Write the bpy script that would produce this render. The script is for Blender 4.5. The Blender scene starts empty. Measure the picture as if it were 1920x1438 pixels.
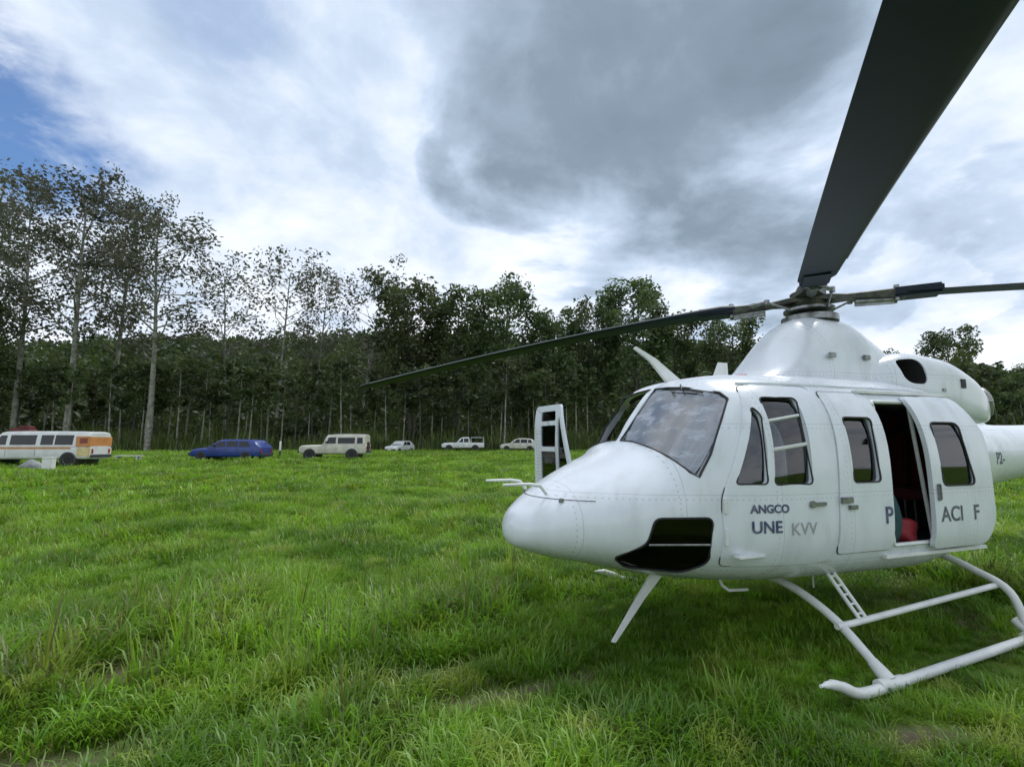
import bpy, bmesh, math, random, bisect
import numpy as np
from mathutils import Vector, Matrix

R = math.radians
scene = bpy.context.scene
COL = scene.collection

# ------------------------------------------------------------------ camera
CAM_H = 1.84
F_PX, HORIZON = 922.5, 829.6            # focal length and horizon row, in pixels of a 1920 x 1438 frame
PITCH = math.atan((HORIZON - 719) / F_PX)
cam_d = bpy.data.cameras.new('camera')
cam = bpy.data.objects.new('camera', cam_d)
COL.objects.link(cam)
cam.location = (0, 0, CAM_H)
cam.rotation_euler = (R(90) + PITCH, 0, 0)
cam_d.sensor_width = 36
cam_d.lens = 36 * F_PX / 1920
cam_d.clip_start = 0.05
cam_d.clip_end = 5000
scene.camera = cam
scene.render.resolution_x, scene.render.resolution_y = 1024, 766


def sky_dir(u, v):
    """direction in the sky seen at (u, v)"""
    a, b = (u - 960) / F_PX, (719 - v) / F_PX
    d = Vector((a, math.cos(PITCH) - b * math.sin(PITCH), math.sin(PITCH) + b * math.cos(PITCH)))
    return d.normalized()


# ------------------------------------------------------------------ sky and sun
SUN_EL, SUN_AZ = 60, 38                 # azimuth clockwise from +Y
scene.view_settings.view_transform = 'Standard'
scene.view_settings.look = 'None'
scene.view_settings.gamma = 1
scene.view_settings.use_curve_mapping = False
scene.view_settings.exposure = 0.5
scene.cycles.max_bounces = 6
scene.cycles.diffuse_bounces = 2
scene.cycles.transparent_max_bounces = 10

world = bpy.data.worlds.new('World')
scene.world = world
world.use_nodes = True
wt = world.node_tree
wt.nodes.clear()


class NT:
    """small node helper"""
    def __init__(s, tree):
        s.t = tree

    def n(s, typ, **kw):
        nd = s.t.nodes.new(typ)
        for k, v in kw.items():
            setattr(nd, k, v)
        return nd

    def put(s, sock, v):
        if hasattr(v, 'is_linked') or isinstance(v, bpy.types.NodeSocket):
            s.t.links.new(v, sock)
        else:
            sock.default_value = v

    def m(s, op, a, b=0.0, c=0.0, clamp=False):
        nd = s.n('ShaderNodeMath', operation=op, use_clamp=clamp)
        for i, v in enumerate((a, b, c)):
            s.put(nd.inputs[i], v)
        return nd.outputs[0]

    def ss(s, v, a, b, lo=0.0, hi=1.0):
        nd = s.n('ShaderNodeMapRange', interpolation_type='SMOOTHSTEP')
        s.put(nd.inputs[0], v)
        for i, q in zip((1, 2, 3, 4), (a, b, lo, hi)):
            nd.inputs[i].default_value = q
        return nd.outputs[0]

    def mix(s, f, a, b, typ='MIX'):
        nd = s.n('ShaderNodeMix', data_type='RGBA', blend_type=typ)
        s.put(nd.inputs[0], f)
        s.put(nd.inputs[6], a)
        s.put(nd.inputs[7], b)
        return nd.outputs[2]

    def noise(s, vec, scale, detail=4, rough=.5, dist=0.0):
        nd = s.n('ShaderNodeTexNoise')
        if vec is not None:
            s.put(nd.inputs['Vector'], vec)
        nd.inputs['Scale'].default_value = scale
        nd.inputs['Detail'].default_value = detail
        nd.inputs['Roughness'].default_value = rough
        nd.inputs['Distortion'].default_value = dist
        return nd.outputs[0]


w = NT(wt)
tc = w.n('ShaderNodeTexCoord')
sep = w.n('ShaderNodeSeparateXYZ')
wt.links.new(tc.outputs['Generated'], sep.inputs[0])
zc = w.m('MAXIMUM', sep.outputs[2], 0.0)
zz = w.m('ADD', zc, 0.22)
comb = w.n('ShaderNodeCombineXYZ')
w.put(comb.inputs[0], w.m('DIVIDE', sep.outputs[0], zz))
w.put(comb.inputs[1], w.m('DIVIDE', sep.outputs[1], zz))
pv = comb.outputs[0]


def lobe(u, v, inner, outer, wobble=.22):
    """soft cloud mass round one sky direction (angles in degrees)"""
    d = sky_dir(u, v)
    nd = w.n('ShaderNodeVectorMath', operation='DOT_PRODUCT')
    wt.links.new(tc.outputs['Generated'], nd.inputs[0])
    nd.inputs[1].default_value = d
    wob = w.m('MULTIPLY_ADD', w.m('SUBTRACT', n_soft, 0.5), wobble, nd.outputs['Value'])
    return w.ss(wob, math.cos(R(outer)), math.cos(R(inner)))


n_soft = w.noise(pv, 1.5, 7, .52, .4)
n_big = w.noise(pv, 0.85, 6, .55, .35)
n_mid = w.noise(pv, 1.9, 9, .58, .5)
n_fin = w.noise(pv, 4.6, 8, .6, .3)
dark = 0.0
for u_, v_, i_, o_, k_ in ((1200, -20, 11, 24, .92), (1320, 170, 11, 22, 1.0), (1090, 250, 6, 15, .9), (1450, 240, 4, 13, .8), (990, 180, 3, 11, .7), (1420, -250, 8, 24, .8), (1880, 470, 1, 8, .22)):
    dark = w.m('MAXIMUM', dark, w.m('MULTIPLY', lobe(u_, v_, i_, o_), k_))
blue = 0.0
for u_, v_, i_, o_, k_ in ((0, 235, 3, 9, 1.0), (110, 255, 2, 8, 1.0), (230, 280, 0, 7, .8), (-160, 230, 3, 10, 1.0), (400, 0, 0, 8, .35)):
    blue = w.m('MAXIMUM', blue, w.m('MULTIPLY', lobe(u_, v_, i_, o_, .045), k_))
t = w.m('MULTIPLY_ADD', w.m('SUBTRACT', n_big, .5), .6, 0.83)
t = w.m('MULTIPLY_ADD', w.m('SUBTRACT', n_mid, .5), .55, t)
t = w.m('MULTIPLY_ADD', w.m('SUBTRACT', n_fin, .5), .36, t)
t = w.m('MULTIPLY_ADD', dark, -.47, t)
t = w.m('ADD', t, w.ss(zc, .42, .05, 0.0, .16), clamp=True)
cr = w.n('ShaderNodeValToRGB')
w.put(cr.inputs[0], t)
el = cr.color_ramp.elements
el[0].position, el[0].color = .05, (1.25, 1.66, 2.1, 1)
el[1].position, el[1].color = 1.0, (7.9, 8.2, 8.8, 1)
e = el.new(.36); e.color = (1.95, 2.55, 3.2, 1)
e = el.new(.74); e.color = (4.4, 5.3, 6.6, 1)
sky = w.n('ShaderNodeTexSky', sky_type='NISHITA')
sky.sun_disc = False
sky.sun_elevation = R(SUN_EL)
sky.sun_rotation = R(SUN_AZ)
cover = w.m('SUBTRACT', 1.0, w.m('MULTIPLY', blue, w.ss(n_fin, .80, .45), clamp=True))
cover = w.m('MAXIMUM', cover, .06)
clear = w.mix(1.0, sky.outputs[0], (.50, .74, 1.0, 1), 'MULTIPLY')
skyc = w.mix(cover, clear, cr.outputs[0])
bg = w.n('ShaderNodeBackground')
wt.links.new(skyc, bg.inputs[0])
bg.inputs[1].default_value = 0.1
wo = w.n('ShaderNodeOutputWorld')
wt.links.new(bg.outputs[0], wo.inputs[0])

sun_d = bpy.data.lights.new('sun', 'SUN')
sun_d.energy = 1.5
sun_d.angle = R(22)
sun_d.color = (1, .97, .93)
sun = bpy.data.objects.new('sun', sun_d)
COL.objects.link(sun)
sd = Vector((math.sin(R(SUN_AZ)) * math.cos(R(SUN_EL)), math.cos(R(SUN_AZ)) * math.cos(R(SUN_EL)), math.sin(R(SUN_EL))))
sun.rotation_euler = sd.to_track_quat('Z', 'Y').to_euler()

# ------------------------------------------------------------------ materials
MATS = {}


def pmat(name, col, rough=.5, metal=0.0, var=.0, vscale=3.0, spec=.5, bump=0.0, bscale=40, coat=0.0, col2=None):
    m = bpy.data.materials.new(name)
    m.use_nodes = True
    t = NT(m.node_tree)
    b = m.node_tree.nodes['Principled BSDF']
    b.inputs['Roughness'].default_value = rough
    b.inputs['Metallic'].default_value = metal
    b.inputs['Specular IOR Level'].default_value = spec
    b.inputs['Coat Weight'].default_value = coat
    c = (*col, 1)
    if var or col2:
        tcn = t.n('ShaderNodeTexCoord')
        f = t.ss(t.noise(tcn.outputs['Object'], vscale, 6, .6), .35, .65)
        c2 = (*col2, 1) if col2 else tuple(min(1, q * (1 - var)) for q in col) + (1,)
        t.put(b.inputs['Base Color'], t.mix(f, c, c2))
    else:
        b.inputs['Base Color'].default_value = c
    if bump:
        tcn = t.n('ShaderNodeTexCoord')
        bp = t.n('ShaderNodeBump')
        bp.inputs['Strength'].default_value = bump
        bp.inputs['Distance'].default_value = .01
        t.put(bp.inputs['Height'], t.noise(tcn.outputs['Object'], bscale, 5))
        t.put(b.inputs['Normal'], bp.outputs[0])
    MATS[name] = m
    return m


def paint_mat():
    """white aircraft paint: faint lap seams, rivet rows, streaky grime"""
    m = bpy.data.materials.new('aircraft_white')
    m.use_nodes = True
    t = NT(m.node_tree)
    b = m.node_tree.nodes['Principled BSDF']
    tcn = t.n('ShaderNodeTexCoord')
    s = t.n('ShaderNodeSeparateXYZ')
    t.put(s.inputs[0], tcn.outputs['Object'])
    x, z = s.outputs[0], s.outputs[2]

    def line(v, step, off, wd):
        fr = t.m('FRACT', t.m('MULTIPLY_ADD', v, 1 / step, off))
        return t.m('LESS_THAN', t.m('ABSOLUTE', t.m('SUBTRACT', fr, .5)), wd / step / 2)
    seam = t.m('MAXIMUM', line(x, .74, .662, .006), line(z, .57, .22, .005))
    riv = t.m('MULTIPLY', line(x, .74, .72, .011), line(z, .045, 0, .014))
    riv = t.m('MAXIMUM', riv, t.m('MULTIPLY', line(z, .57, .28, .011), line(x, .045, 0, .014)))
    mp = t.n('ShaderNodeMapping')
    mp.inputs['Scale'].default_value = (2.2, 2.2, .7)
    t.put(mp.inputs[0], tcn.outputs['Object'])
    g = t.ss(t.noise(mp.outputs[0], 2.2, 8, .65), .42, .72)
    c = t.mix(t.m('MULTIPLY', g, .6), (.72, .76, .81, 1), (.54, .57, .58, 1))
    low = t.m('MULTIPLY', t.ss(z, .95, .45), t.ss(t.noise(tcn.outputs['Object'], 7, 6), .45, .7))
    c = t.mix(t.m('MULTIPLY', low, .4), c, (.36, .34, .26, 1))
    c = t.mix(t.m('MULTIPLY', seam, .30), c, (.16, .16, .17, 1))
    c = t.mix(t.m('MULTIPLY', riv, .40), c, (.3, .3, .32, 1))
    t.put(b.inputs['Base Color'], c)
    b.inputs['Roughness'].default_value = .28
    t.put(b.inputs['Roughness'], t.ss(g, 0, 1, .24, .45))
    b.inputs['Coat Weight'].default_value = .25
    b.inputs['Coat Roughness'].default_value = .12
    bp = t.n('ShaderNodeBump')
    bp.inputs['Strength'].default_value = .35
    bp.inputs['Distance'].default_value = .016
    h = t.m('MULTIPLY_ADD', seam, -.35, t.m('MULTIPLY', t.noise(tcn.outputs['Object'], 2.6, 3), .8))
    t.put(bp.inputs['Height'], h)
    t.put(b.inputs['Normal'], bp.outputs[0])
    MATS['white'] = m


def glass_mat(name, tint, refl, painted_sheen=0.0):
    m = bpy.data.materials.new(name)
    m.use_nodes = True
    nt = m.node_tree
    nt.nodes.clear()
    t = NT(nt)
    tr = t.n('ShaderNodeBsdfTransparent')
    tr.inputs[0].default_value = (*tint, 1)
    gl = t.n('ShaderNodeBsdfGlossy')
    gl.inputs['Roughness'].default_value = .03
    fr = t.n('ShaderNodeFresnel')
    fr.inputs[0].default_value = 1.5
    f = t.m('MULTIPLY_ADD', fr.outputs[0], 1.0, refl, clamp=True)
    mx = t.n('ShaderNodeMixShader')
    t.put(mx.inputs[0], f)
    t.put(mx.inputs[1], tr.outputs[0])
    t.put(mx.inputs[2], gl.outputs[0])
    out = mx.outputs[0]
    if painted_sheen:  # sky reflection painted on the glass as pale diffuse streaks
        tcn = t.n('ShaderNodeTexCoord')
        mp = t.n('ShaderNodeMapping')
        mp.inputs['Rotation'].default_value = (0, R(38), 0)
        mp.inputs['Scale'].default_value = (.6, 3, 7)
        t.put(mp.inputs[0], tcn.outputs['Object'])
        f2 = t.ss(t.noise(mp.outputs[0], 1.6, 5, .6), .47, .70, .05, painted_sheen)
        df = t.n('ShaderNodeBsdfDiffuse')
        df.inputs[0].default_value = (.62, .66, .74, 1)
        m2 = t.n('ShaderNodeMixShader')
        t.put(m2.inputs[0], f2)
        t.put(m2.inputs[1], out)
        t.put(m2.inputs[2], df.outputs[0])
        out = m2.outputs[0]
    o = t.n('ShaderNodeOutputMaterial')
    t.put(o.inputs[0], out)
    MATS[name] = m


def leaf_mat(name, c1, c2, sc, trans=.35, c3=None, bright=None):
    m = bpy.data.materials.new(name)
    m.use_nodes = True
    nt = m.node_tree
    nt.nodes.clear()
    t = NT(nt)
    ge = t.n('ShaderNodeNewGeometry')
    oi = t.n('ShaderNodeObjectInfo')
    f = t.ss(t.noise(ge.outputs['Position'], sc, 2, .6), .38, .62)
    c = t.mix(f, (*c1, 1), (*c2, 1))
    if c3:
        f3 = t.ss(t.noise(ge.outputs['Position'], sc * 3.1, 1, .6), .56, .68)
        c = t.mix(t.m('MULTIPLY', f3, .8), c, (*c3, 1))
    rnd = t.m('MULTIPLY_ADD', oi.outputs['Random'], .5, .75)
    hs = t.n('ShaderNodeHueSaturation')
    t.put(hs.inputs['Value'], rnd)
    t.put(hs.inputs['Hue'], t.m('MULTIPLY_ADD', oi.outputs['Random'], .03, .485))
    t.put(hs.inputs['Color'], c)
    df = t.n('ShaderNodeBsdfDiffuse')
    t.put(df.inputs[0], hs.outputs[0])
    tl = t.n('ShaderNodeBsdfTranslucent')
    t.put(tl.inputs[0], hs.outputs[0])
    mx = t.n('ShaderNodeMixShader')
    mx.inputs[0].default_value = trans
    t.put(mx.inputs[1], df.outputs[0])
    t.put(mx.inputs[2], tl.outputs[0])
    gl = t.n('ShaderNodeBsdfGlossy')
    gl.inputs['Roughness'].default_value = .45
    m2 = t.n('ShaderNodeMixShader')
    m2.inputs[0].default_value = .04
    t.put(m2.inputs[1], mx.outputs[0])
    t.put(m2.inputs[2], gl.outputs[0])
    o = t.n('ShaderNodeOutputMaterial')
    t.put(o.inputs[0], m2.outputs[0])
    MATS[name] = m


paint_mat()
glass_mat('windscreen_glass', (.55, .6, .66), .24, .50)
glass_mat('side_glass', (.42, .47, .5), .05)
glass_mat('chin_glass', (.10, .11, .13), -.01)
pmat('gear_white', (.74, .76, .74), .4, var=.14, vscale=5)
pmat('blade_black', (.006, .014, .027), .5, var=.35, vscale=5, spec=.25, col2=(.010, .017, .027))
pmat('blade_edge', (.20, .21, .22), .35, .7)
pmat('hub_dark', (.03, .032, .03), .5, .3, var=.4, vscale=14, col2=(.075, .08, .05))
pmat('hub_steel', (.30, .31, .31), .35, .8, var=.4, vscale=16)
pmat('seal_black', (.018, .018, .02), .6)
pmat('lining_dark', (.035, .037, .042), .8, bump=.3, bscale=30)
pmat('seat_grey', (.05, .052, .058), .85, bump=.3)
pmat('seat_red', (.10, .012, .016), .85, var=.3, bump=.3)
pmat('panel_black', (.015, .015, .017), .6)
pmat('bag_red', (.26, .012, .022), .6, var=.3, vscale=8, bump=.5, bscale=14)
pmat('bag_teal', (.02, .07, .075), .7, var=.4, vscale=7, bump=.5, bscale=12)
pmat('bag_olive', (.05, .07, .025), .8, var=.3, vscale=7, bump=.5, bscale=12)
pmat('belt_grey', (.35, .36, .36), .6)
pmat('navy_print', (.035, .045, .12), .5, var=.5, vscale=18, col2=(.12, .13, .20))
pmat('black_print', (.04, .05, .07), .5, var=.5, vscale=18, col2=(.14, .15, .18))
pmat('soot_and_shade', (.012, .012, .012), .9)
pmat('exhaust_metal', (.42, .42, .38), .4, .7, var=.4, vscale=9)
pmat('lens_clear', (.7, .72, .72), .1)
pmat('bark_pale', (.30, .30, .25), .9, var=.5, vscale=2.5, bump=.4, bscale=6, col2=(.13, .125, .10))
pmat('bark_dark', (.10, .095, .08), .9, var=.5, vscale=2.5, bump=.4, bscale=6, col2=(.05, .05, .04))
leaf_mat('leaf_grey', (.06, .075, .04), (.12, .125, .08), .30, .5, c3=(.20, .18, .13))
leaf_mat('leaf_green', (.04, .066, .018), (.10, .135, .042), .35, .45, c3=(.15, .17, .08))
leaf_mat('leaf_wood', (.042, .072, .022), (.088, .125, .034), .16, .45)
leaf_mat('reed', (.15, .21, .045), (.08, .12, .03), .5, .45, c3=(.26, .27, .09))
leaf_mat('grass_blade', (.115, .24, .012), (.25, .43, .028), .55, .5, c3=(.32, .42, .06))
leaf_mat('grass_dry', (.20, .19, .07), (.13, .17, .045), .6, .3)
pmat('car_white', (.72, .73, .71), .35, coat=.3, var=.15, vscale=2)
pmat('car_cream', (.62, .60, .50), .4, coat=.2, var=.2, vscale=2)
pmat('car_orange', (.62, .27, .09), .45, var=.2)
pmat('car_yellow', (.70, .58, .28), .45, var=.2)
pmat('car_red', (.30, .06, .05), .45, var=.2)
pmat('car_blue', (.012, .045, .26), .35, coat=.4, var=.3, vscale=2)
pmat('car_glass', (.012, .016, .02), .08)
pmat('car_tyre', (.02, .02, .02), .8)
pmat('car_rim', (.35, .35, .34), .4, .6)
pmat('car_trim', (.05, .05, .05), .6)
pmat('lamp_red', (.4, .02, .02), .2)
pmat('cloth_red', (.14, .03, .028), .85, var=.4, vscale=4, bump=.5, bscale=9)
pmat('cloth_grey', (.28, .29, .29), .85, var=.4, vscale=4, bump=.5, bscale=9)
pmat('plastic_white', (.75, .75, .73), .45, var=.12)


def ground_mat():
    m = bpy.data.materials.new('field_soil')
    m.use_nodes = True
    t = NT(m.node_tree)
    b = m.node_tree.nodes['Principled BSDF']
    ge = t.n('ShaderNodeNewGeometry')
    p = ge.outputs['Position']
    at = t.n('ShaderNodeAttribute')
    at.attribute_name = 'soil'
    n1 = t.noise(p, .5, 6, .6)
    n2 = t.noise(p, 6, 8, .65)
    g = t.mix(t.ss(n1, .35, .65), (.07, .14, .012, 1), (.13, .22, .022, 1))
    g = t.mix(t.m('MULTIPLY', t.ss(n2, .5, .68), .55), g, (.12, .15, .045, 1))
    d = t.mix(t.ss(n2, .35, .65), (.21, .165, .13, 1), (.11, .085, .06, 1))
    t.put(b.inputs['Base Color'], t.mix(t.m('MULTIPLY', at.outputs['Fac'], t.ss(n2, .25, .55), clamp=True), g, d))
    b.inputs['Roughness'].default_value = .95
    b.inputs['Specular IOR Level'].default_value = .15
    bp = t.n('ShaderNodeBump')
    bp.inputs['Strength'].default_value = .8
    bp.inputs['Distance'].default_value = .05
    t.put(bp.inputs['Height'], t.noise(p, 14, 8, .7))
    t.put(b.inputs['Normal'], bp.outputs[0])
    MATS['ground'] = m


ground_mat()


# ------------------------------------------------------------------ mesh helpers
class MB:
    """collects geometry for one mesh object"""
    def __init__(s):
        s.v, s.f, s.mi = [], [], []

    def add(s, vs, fs, mi=0):
        o = len(s.v)
        s.v += [tuple(q) for q in vs]
        s.f += [tuple(i + o for i in f) for f in fs]
        s.mi += [mi] * len(fs)

    def box(s, c, d, rot=None, taper=1.0, mi=0):
        vs = []
        for z in (-.5, .5):
            k = taper if z > 0 else 1
            for x, y in ((-.5, -.5), (.5, -.5), (.5, .5), (-.5, .5)):
                p = Vector((x * d[0] * k, y * d[1] * k, z * d[2]))
                if rot:
                    p = rot @ p
                vs.append(p + Vector(c))
        s.add(vs, [(0, 3, 2, 1), (4, 5, 6, 7), (0, 1, 5, 4), (1, 2, 6, 5), (2, 3, 7, 6), (3, 0, 4, 7)], mi)

    def tube(s, path, rad, n=10, cap=True, flat=None, mi=0):
        pts = [Vector(p) for p in path]
        rr = rad if isinstance(rad, (list, tuple)) else [rad] * len(pts)
        vs, fs = [], []
        up = Vector((0, 0, 1))
        last = None
        for i, p in enumerate(pts):
            d = (pts[min(i + 1, len(pts) - 1)] - pts[max(i - 1, 0)]).normalized()
            if last is None:
                a = d.cross(up)
                if a.length < .05:
                    a = d.cross(Vector((1, 0, 0)))
            else:
                a = last - d * last.dot(d)
            a.normalize()
            last = a
            b = d.cross(a)
            for k in range(n):
                t = 2 * math.pi * k / n
                vs.append(p + (a * math.cos(t) + b * math.sin(t) * (flat or 1)) * rr[i])
        for i in range(len(pts) - 1):
            for k in range(n):
                k2 = (k + 1) % n
                fs.append((i * n + k, i * n + k2, (i + 1) * n + k2, (i + 1) * n + k))
        if cap:
            fs.append(tuple(range(n - 1, -1, -1)))
            fs.append(tuple((len(pts) - 1) * n + k for k in range(n)))
        s.add(vs, fs, mi)

    def lathe(s, prof, c=(0, 0, 0), axis='z', n=24, mi=0):
        """prof: (radius, height) pairs"""
        vs, fs = [], []
        for r, h in prof:
            for k in range(n):
                t = 2 * math.pi * k / n
                a, b = r * math.cos(t), r * math.sin(t)
                p = {'z': (a, b, h), 'x': (h, a, b), 'y': (b, h, a)}[axis]
                vs.append(Vector(p) + Vector(c))
        for i in range(len(prof) - 1):
            for k in range(n):
                k2 = (k + 1) % n
                fs.append((i * n + k, i * n + k2, (i + 1) * n + k2, (i + 1) * n + k))
        if prof[0][0] > 1e-4:
            fs.append(tuple(range(n - 1, -1, -1)))
        if prof[-1][0] > 1e-4:
            fs.append(tuple((len(prof) - 1) * n + k for k in range(n)))
        s.add(vs, fs, mi)

    def loft(s, rings, cap=True, flip=False, mi=0):
        n = len(rings[0])
        vs = [p for r in rings for p in r]
        fs = []
        for i in range(len(rings) - 1):
            for k in range(n):
                k2 = (k + 1) % n
                fs.append((i * n + k, i * n + k2, (i + 1) * n + k2, (i + 1) * n + k))
        if cap:
            fs.append(tuple(range(n - 1, -1, -1)))
            fs.append(tuple((len(rings) - 1) * n + k for k in range(n)))
        if flip:
            fs = [tuple(reversed(f)) for f in fs]
        s.add(vs, fs, mi)

    def mesh(s, name, mats=None):
        me = bpy.data.meshes.new(name)
        me.from_pydata(s.v, [], s.f)
        if any(s.mi):
            me.polygons.foreach_set('material_index', s.mi)
        me.validate()
        if mats:
            for q in ([mats] if isinstance(mats, str) else mats):
                me.materials.append(MATS[q])
        return me

    def build(s, name, mats, parent=None, smooth=35, bevel=0, fix=True):
        me = s.mesh(name, mats)
        return link(name, me, parent, smooth, bevel, fix)


def finish(me, smooth=35, fix=True):
    if fix:
        bm = bmesh.new()
        bm.from_mesh(me)
        bmesh.ops.recalc_face_normals(bm, faces=bm.faces)
        bm.to_mesh(me)
        bm.free()
    if smooth:
        me.polygons.foreach_set('use_smooth', [True] * len(me.polygons))
        me.set_sharp_from_angle(angle=R(smooth))
    me.update()


def link(name, me, parent=None, smooth=35, bevel=0, fix=True):
    if bevel:
        bm = bmesh.new()
        bm.from_mesh(me)
        bmesh.ops.recalc_face_normals(bm, faces=bm.faces)
        ed = [e for e in bm.edges if len(e.link_faces) == 2 and e.calc_face_angle(0) > R(40)]
        bmesh.ops.bevel(bm, geom=ed, offset=bevel, segments=2, affect='EDGES', clamp_overlap=True)
        bm.to_mesh(me)
        bm.free()
    finish(me, smooth, fix)
    o = bpy.data.objects.new(name, me)
    COL.objects.link(o)
    o.parent = parent
    return o


def empty(name, loc=(0, 0, 0), rz=0):
    o = bpy.data.objects.new(name, None)
    o.empty_display_size = .2
    COL.objects.link(o)
    o.location = loc
    o.rotation_euler = (0, 0, rz)
    return o


def tag(o, label=None, cat=None, group=None, kind=None):
    for k, v in (('label', label), ('category', cat), ('group', group), ('kind', kind)):
        if v:
            o[k] = v
    return o


def copy_tree(o, parent=None):
    c = o.copy()
    COL.objects.link(c)
    c.parent = parent
    for ch in o.children:
        copy_tree(ch, c)
    return c


def boolean(me, cuts):
    """cuts: list of (mesh, operation)"""
    a = bpy.data.objects.new('work', me)
    COL.objects.link(a)
    tmp = []
    for c, op in cuts:
        b = bpy.data.objects.new('work', c)
        COL.objects.link(b)
        b.hide_render = True
        m = a.modifiers.new('b', 'BOOLEAN')
        m.operation = op
        m.object = b
        m.solver = 'EXACT'
        tmp.append(b)
    bpy.context.view_layer.update()
    dg = bpy.context.evaluated_depsgraph_get()
    out = bpy.data.meshes.new_from_object(a.evaluated_get(dg))
    for o in [a] + tmp:
        q = o.data
        bpy.data.objects.remove(o)
        bpy.data.meshes.remove(q)
    return out


def pchip(xs, ys):
    n = len(xs)
    h = [xs[i + 1] - xs[i] for i in range(n - 1)]
    d = [(ys[i + 1] - ys[i]) / h[i] for i in range(n - 1)]
    m = [0] * n
    for i in range(1, n - 1):
        if d[i - 1] * d[i] > 0:
            a, b = 2 * h[i] + h[i - 1], h[i] + 2 * h[i - 1]
            m[i] = (a + b) / (a / d[i - 1] + b / d[i])
    m[0], m[-1] = d[0], d[-1]

    def f(x):
        x = min(max(x, xs[0]), xs[-1])
        i = min(max(bisect.bisect_right(xs, x) - 1, 0), n - 2)
        t = (x - xs[i]) / h[i]
        return ((1 + 2 * t) * (1 - t) ** 2 * ys[i] + t * (1 - t) ** 2 * h[i] * m[i]
                + t * t * (3 - 2 * t) * ys[i + 1] + t * t * (t - 1) * h[i] * m[i + 1])
    return f


# ------------------------------------------------------------------ the field
rng = np.random.default_rng(5)


def wob(x, y, s, seed):
    """cheap smooth noise, about -1..1"""
    r = np.random.default_rng(seed)
    o = np.zeros_like(x, dtype=float)
    for k in range(7):
        a = r.uniform(0, 2 * math.pi)
        f = s * r.uniform(.6, 1.7)
        o += np.sin((x * math.cos(a) + y * math.sin(a)) * f + r.uniform(0, 6.28))
    return o / 3.2


HEX, HEY, HTH, HZ = -0.218, 4.448, 0.32955, 0.1245      # helicopter: nose foot, heading, reference height
HC, HS = math.cos(HTH), math.sin(HTH)


def to_heli(x, y):
    dx, dy = x - HEX, y - HEY
    return dx * HC + dy * HS, dx * HS - dy * HC          # aft, port


def gz(x, y):
    x = np.asarray(x, float)
    y = np.asarray(y, float)
    d = np.hypot(x, y)
    t = np.clip((d - 9) / 50, 0, 1)
    z = .8 * t * t * (3 - 2 * t)
    ax, pt = to_heli(x, y)
    pad = np.clip((np.hypot((ax - 3.5) / 3.2, pt / 2.2) - .8) / .8, 0, 1)
    z += (wob(x, y, 2.6, 3) * .034 + wob(x, y, .8, 4) * .035) * (.15 + .85 * pad) * (d < 400)
    return z


SOIL = [(-2.85, 2.95, .6, .24, .5), (-2.0, 2.5, .4, .10, .2), (-3.05, 4.2, .28, .3, .3), (-.9, 4.0, .8, .13, .5),
        (.0, 3.9, .7, .12, .45), (-.5, 6.3, 1.1, .16, .25), (1.75, 2.75, .5, .12, .2), (2.55, 3.3, .32, .13, .1), (.9, 6.6, .8, .2, .3)]


def soil(x, y):
    s = np.zeros_like(np.asarray(x, float))
    for cx, cy, rx, ry, an in SOIL:
        u = (x - cx) * math.cos(an) + (y - cy) * math.sin(an)
        v = -(x - cx) * math.sin(an) + (y - cy) * math.cos(an)
        r = np.hypot(u / rx, v / ry) + wob(x, y, 5, 8) * .25
        s = np.maximum(s, np.clip(1.35 - r, 0, 1))
    return s


def make_ground():
    ax = np.concatenate([-np.geomspace(3000, 45, 18), np.linspace(-42, -9, 56), np.linspace(-8.8, 8.8, 118), np.linspace(9, 42, 56), np.geomspace(45, 3000, 18)])
    ay = np.concatenate([-np.geomspace(3000, 12, 14), np.linspace(-10, 1, 12), np.linspace(1.15, 14, 90), np.linspace(14.4, 70, 110), np.geomspace(75, 4000, 18)])
    X, Y = np.meshgrid(ax, ay)
    Z = gz(X, Y)
    nx, ny = len(ax), len(ay)
    co = np.stack([X, Y, Z], -1).reshape(-1, 3)
    i = np.arange(nx * ny).reshape(ny, nx)
    q = np.stack([i[:-1, :-1], i[:-1, 1:], i[1:, 1:], i[1:, :-1]], -1).reshape(-1, 4)
    me = bpy.data.meshes.new('field_ground')
    me.vertices.add(len(co))
    me.vertices.foreach_set('co', co.ravel())
    me.loops.add(q.size)
    me.loops.foreach_set('vertex_index', q.ravel().astype(np.int32))
    me.polygons.add(len(q))
    me.polygons.foreach_set('loop_start', np.arange(0, q.size, 4, dtype=np.int32))
    me.update(calc_edges=True)
    a = me.attributes.new('soil', 'FLOAT', 'POINT')
    a.data.foreach_set('value', soil(co[:, 0], co[:, 1]))
    me.materials.append(MATS['ground'])
    o = link('field_ground', me, None, 80, 0, False)
    tag(o, 'grassy open field rising gently towards the dark wood', 'ground', kind='structure')


make_ground()

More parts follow.
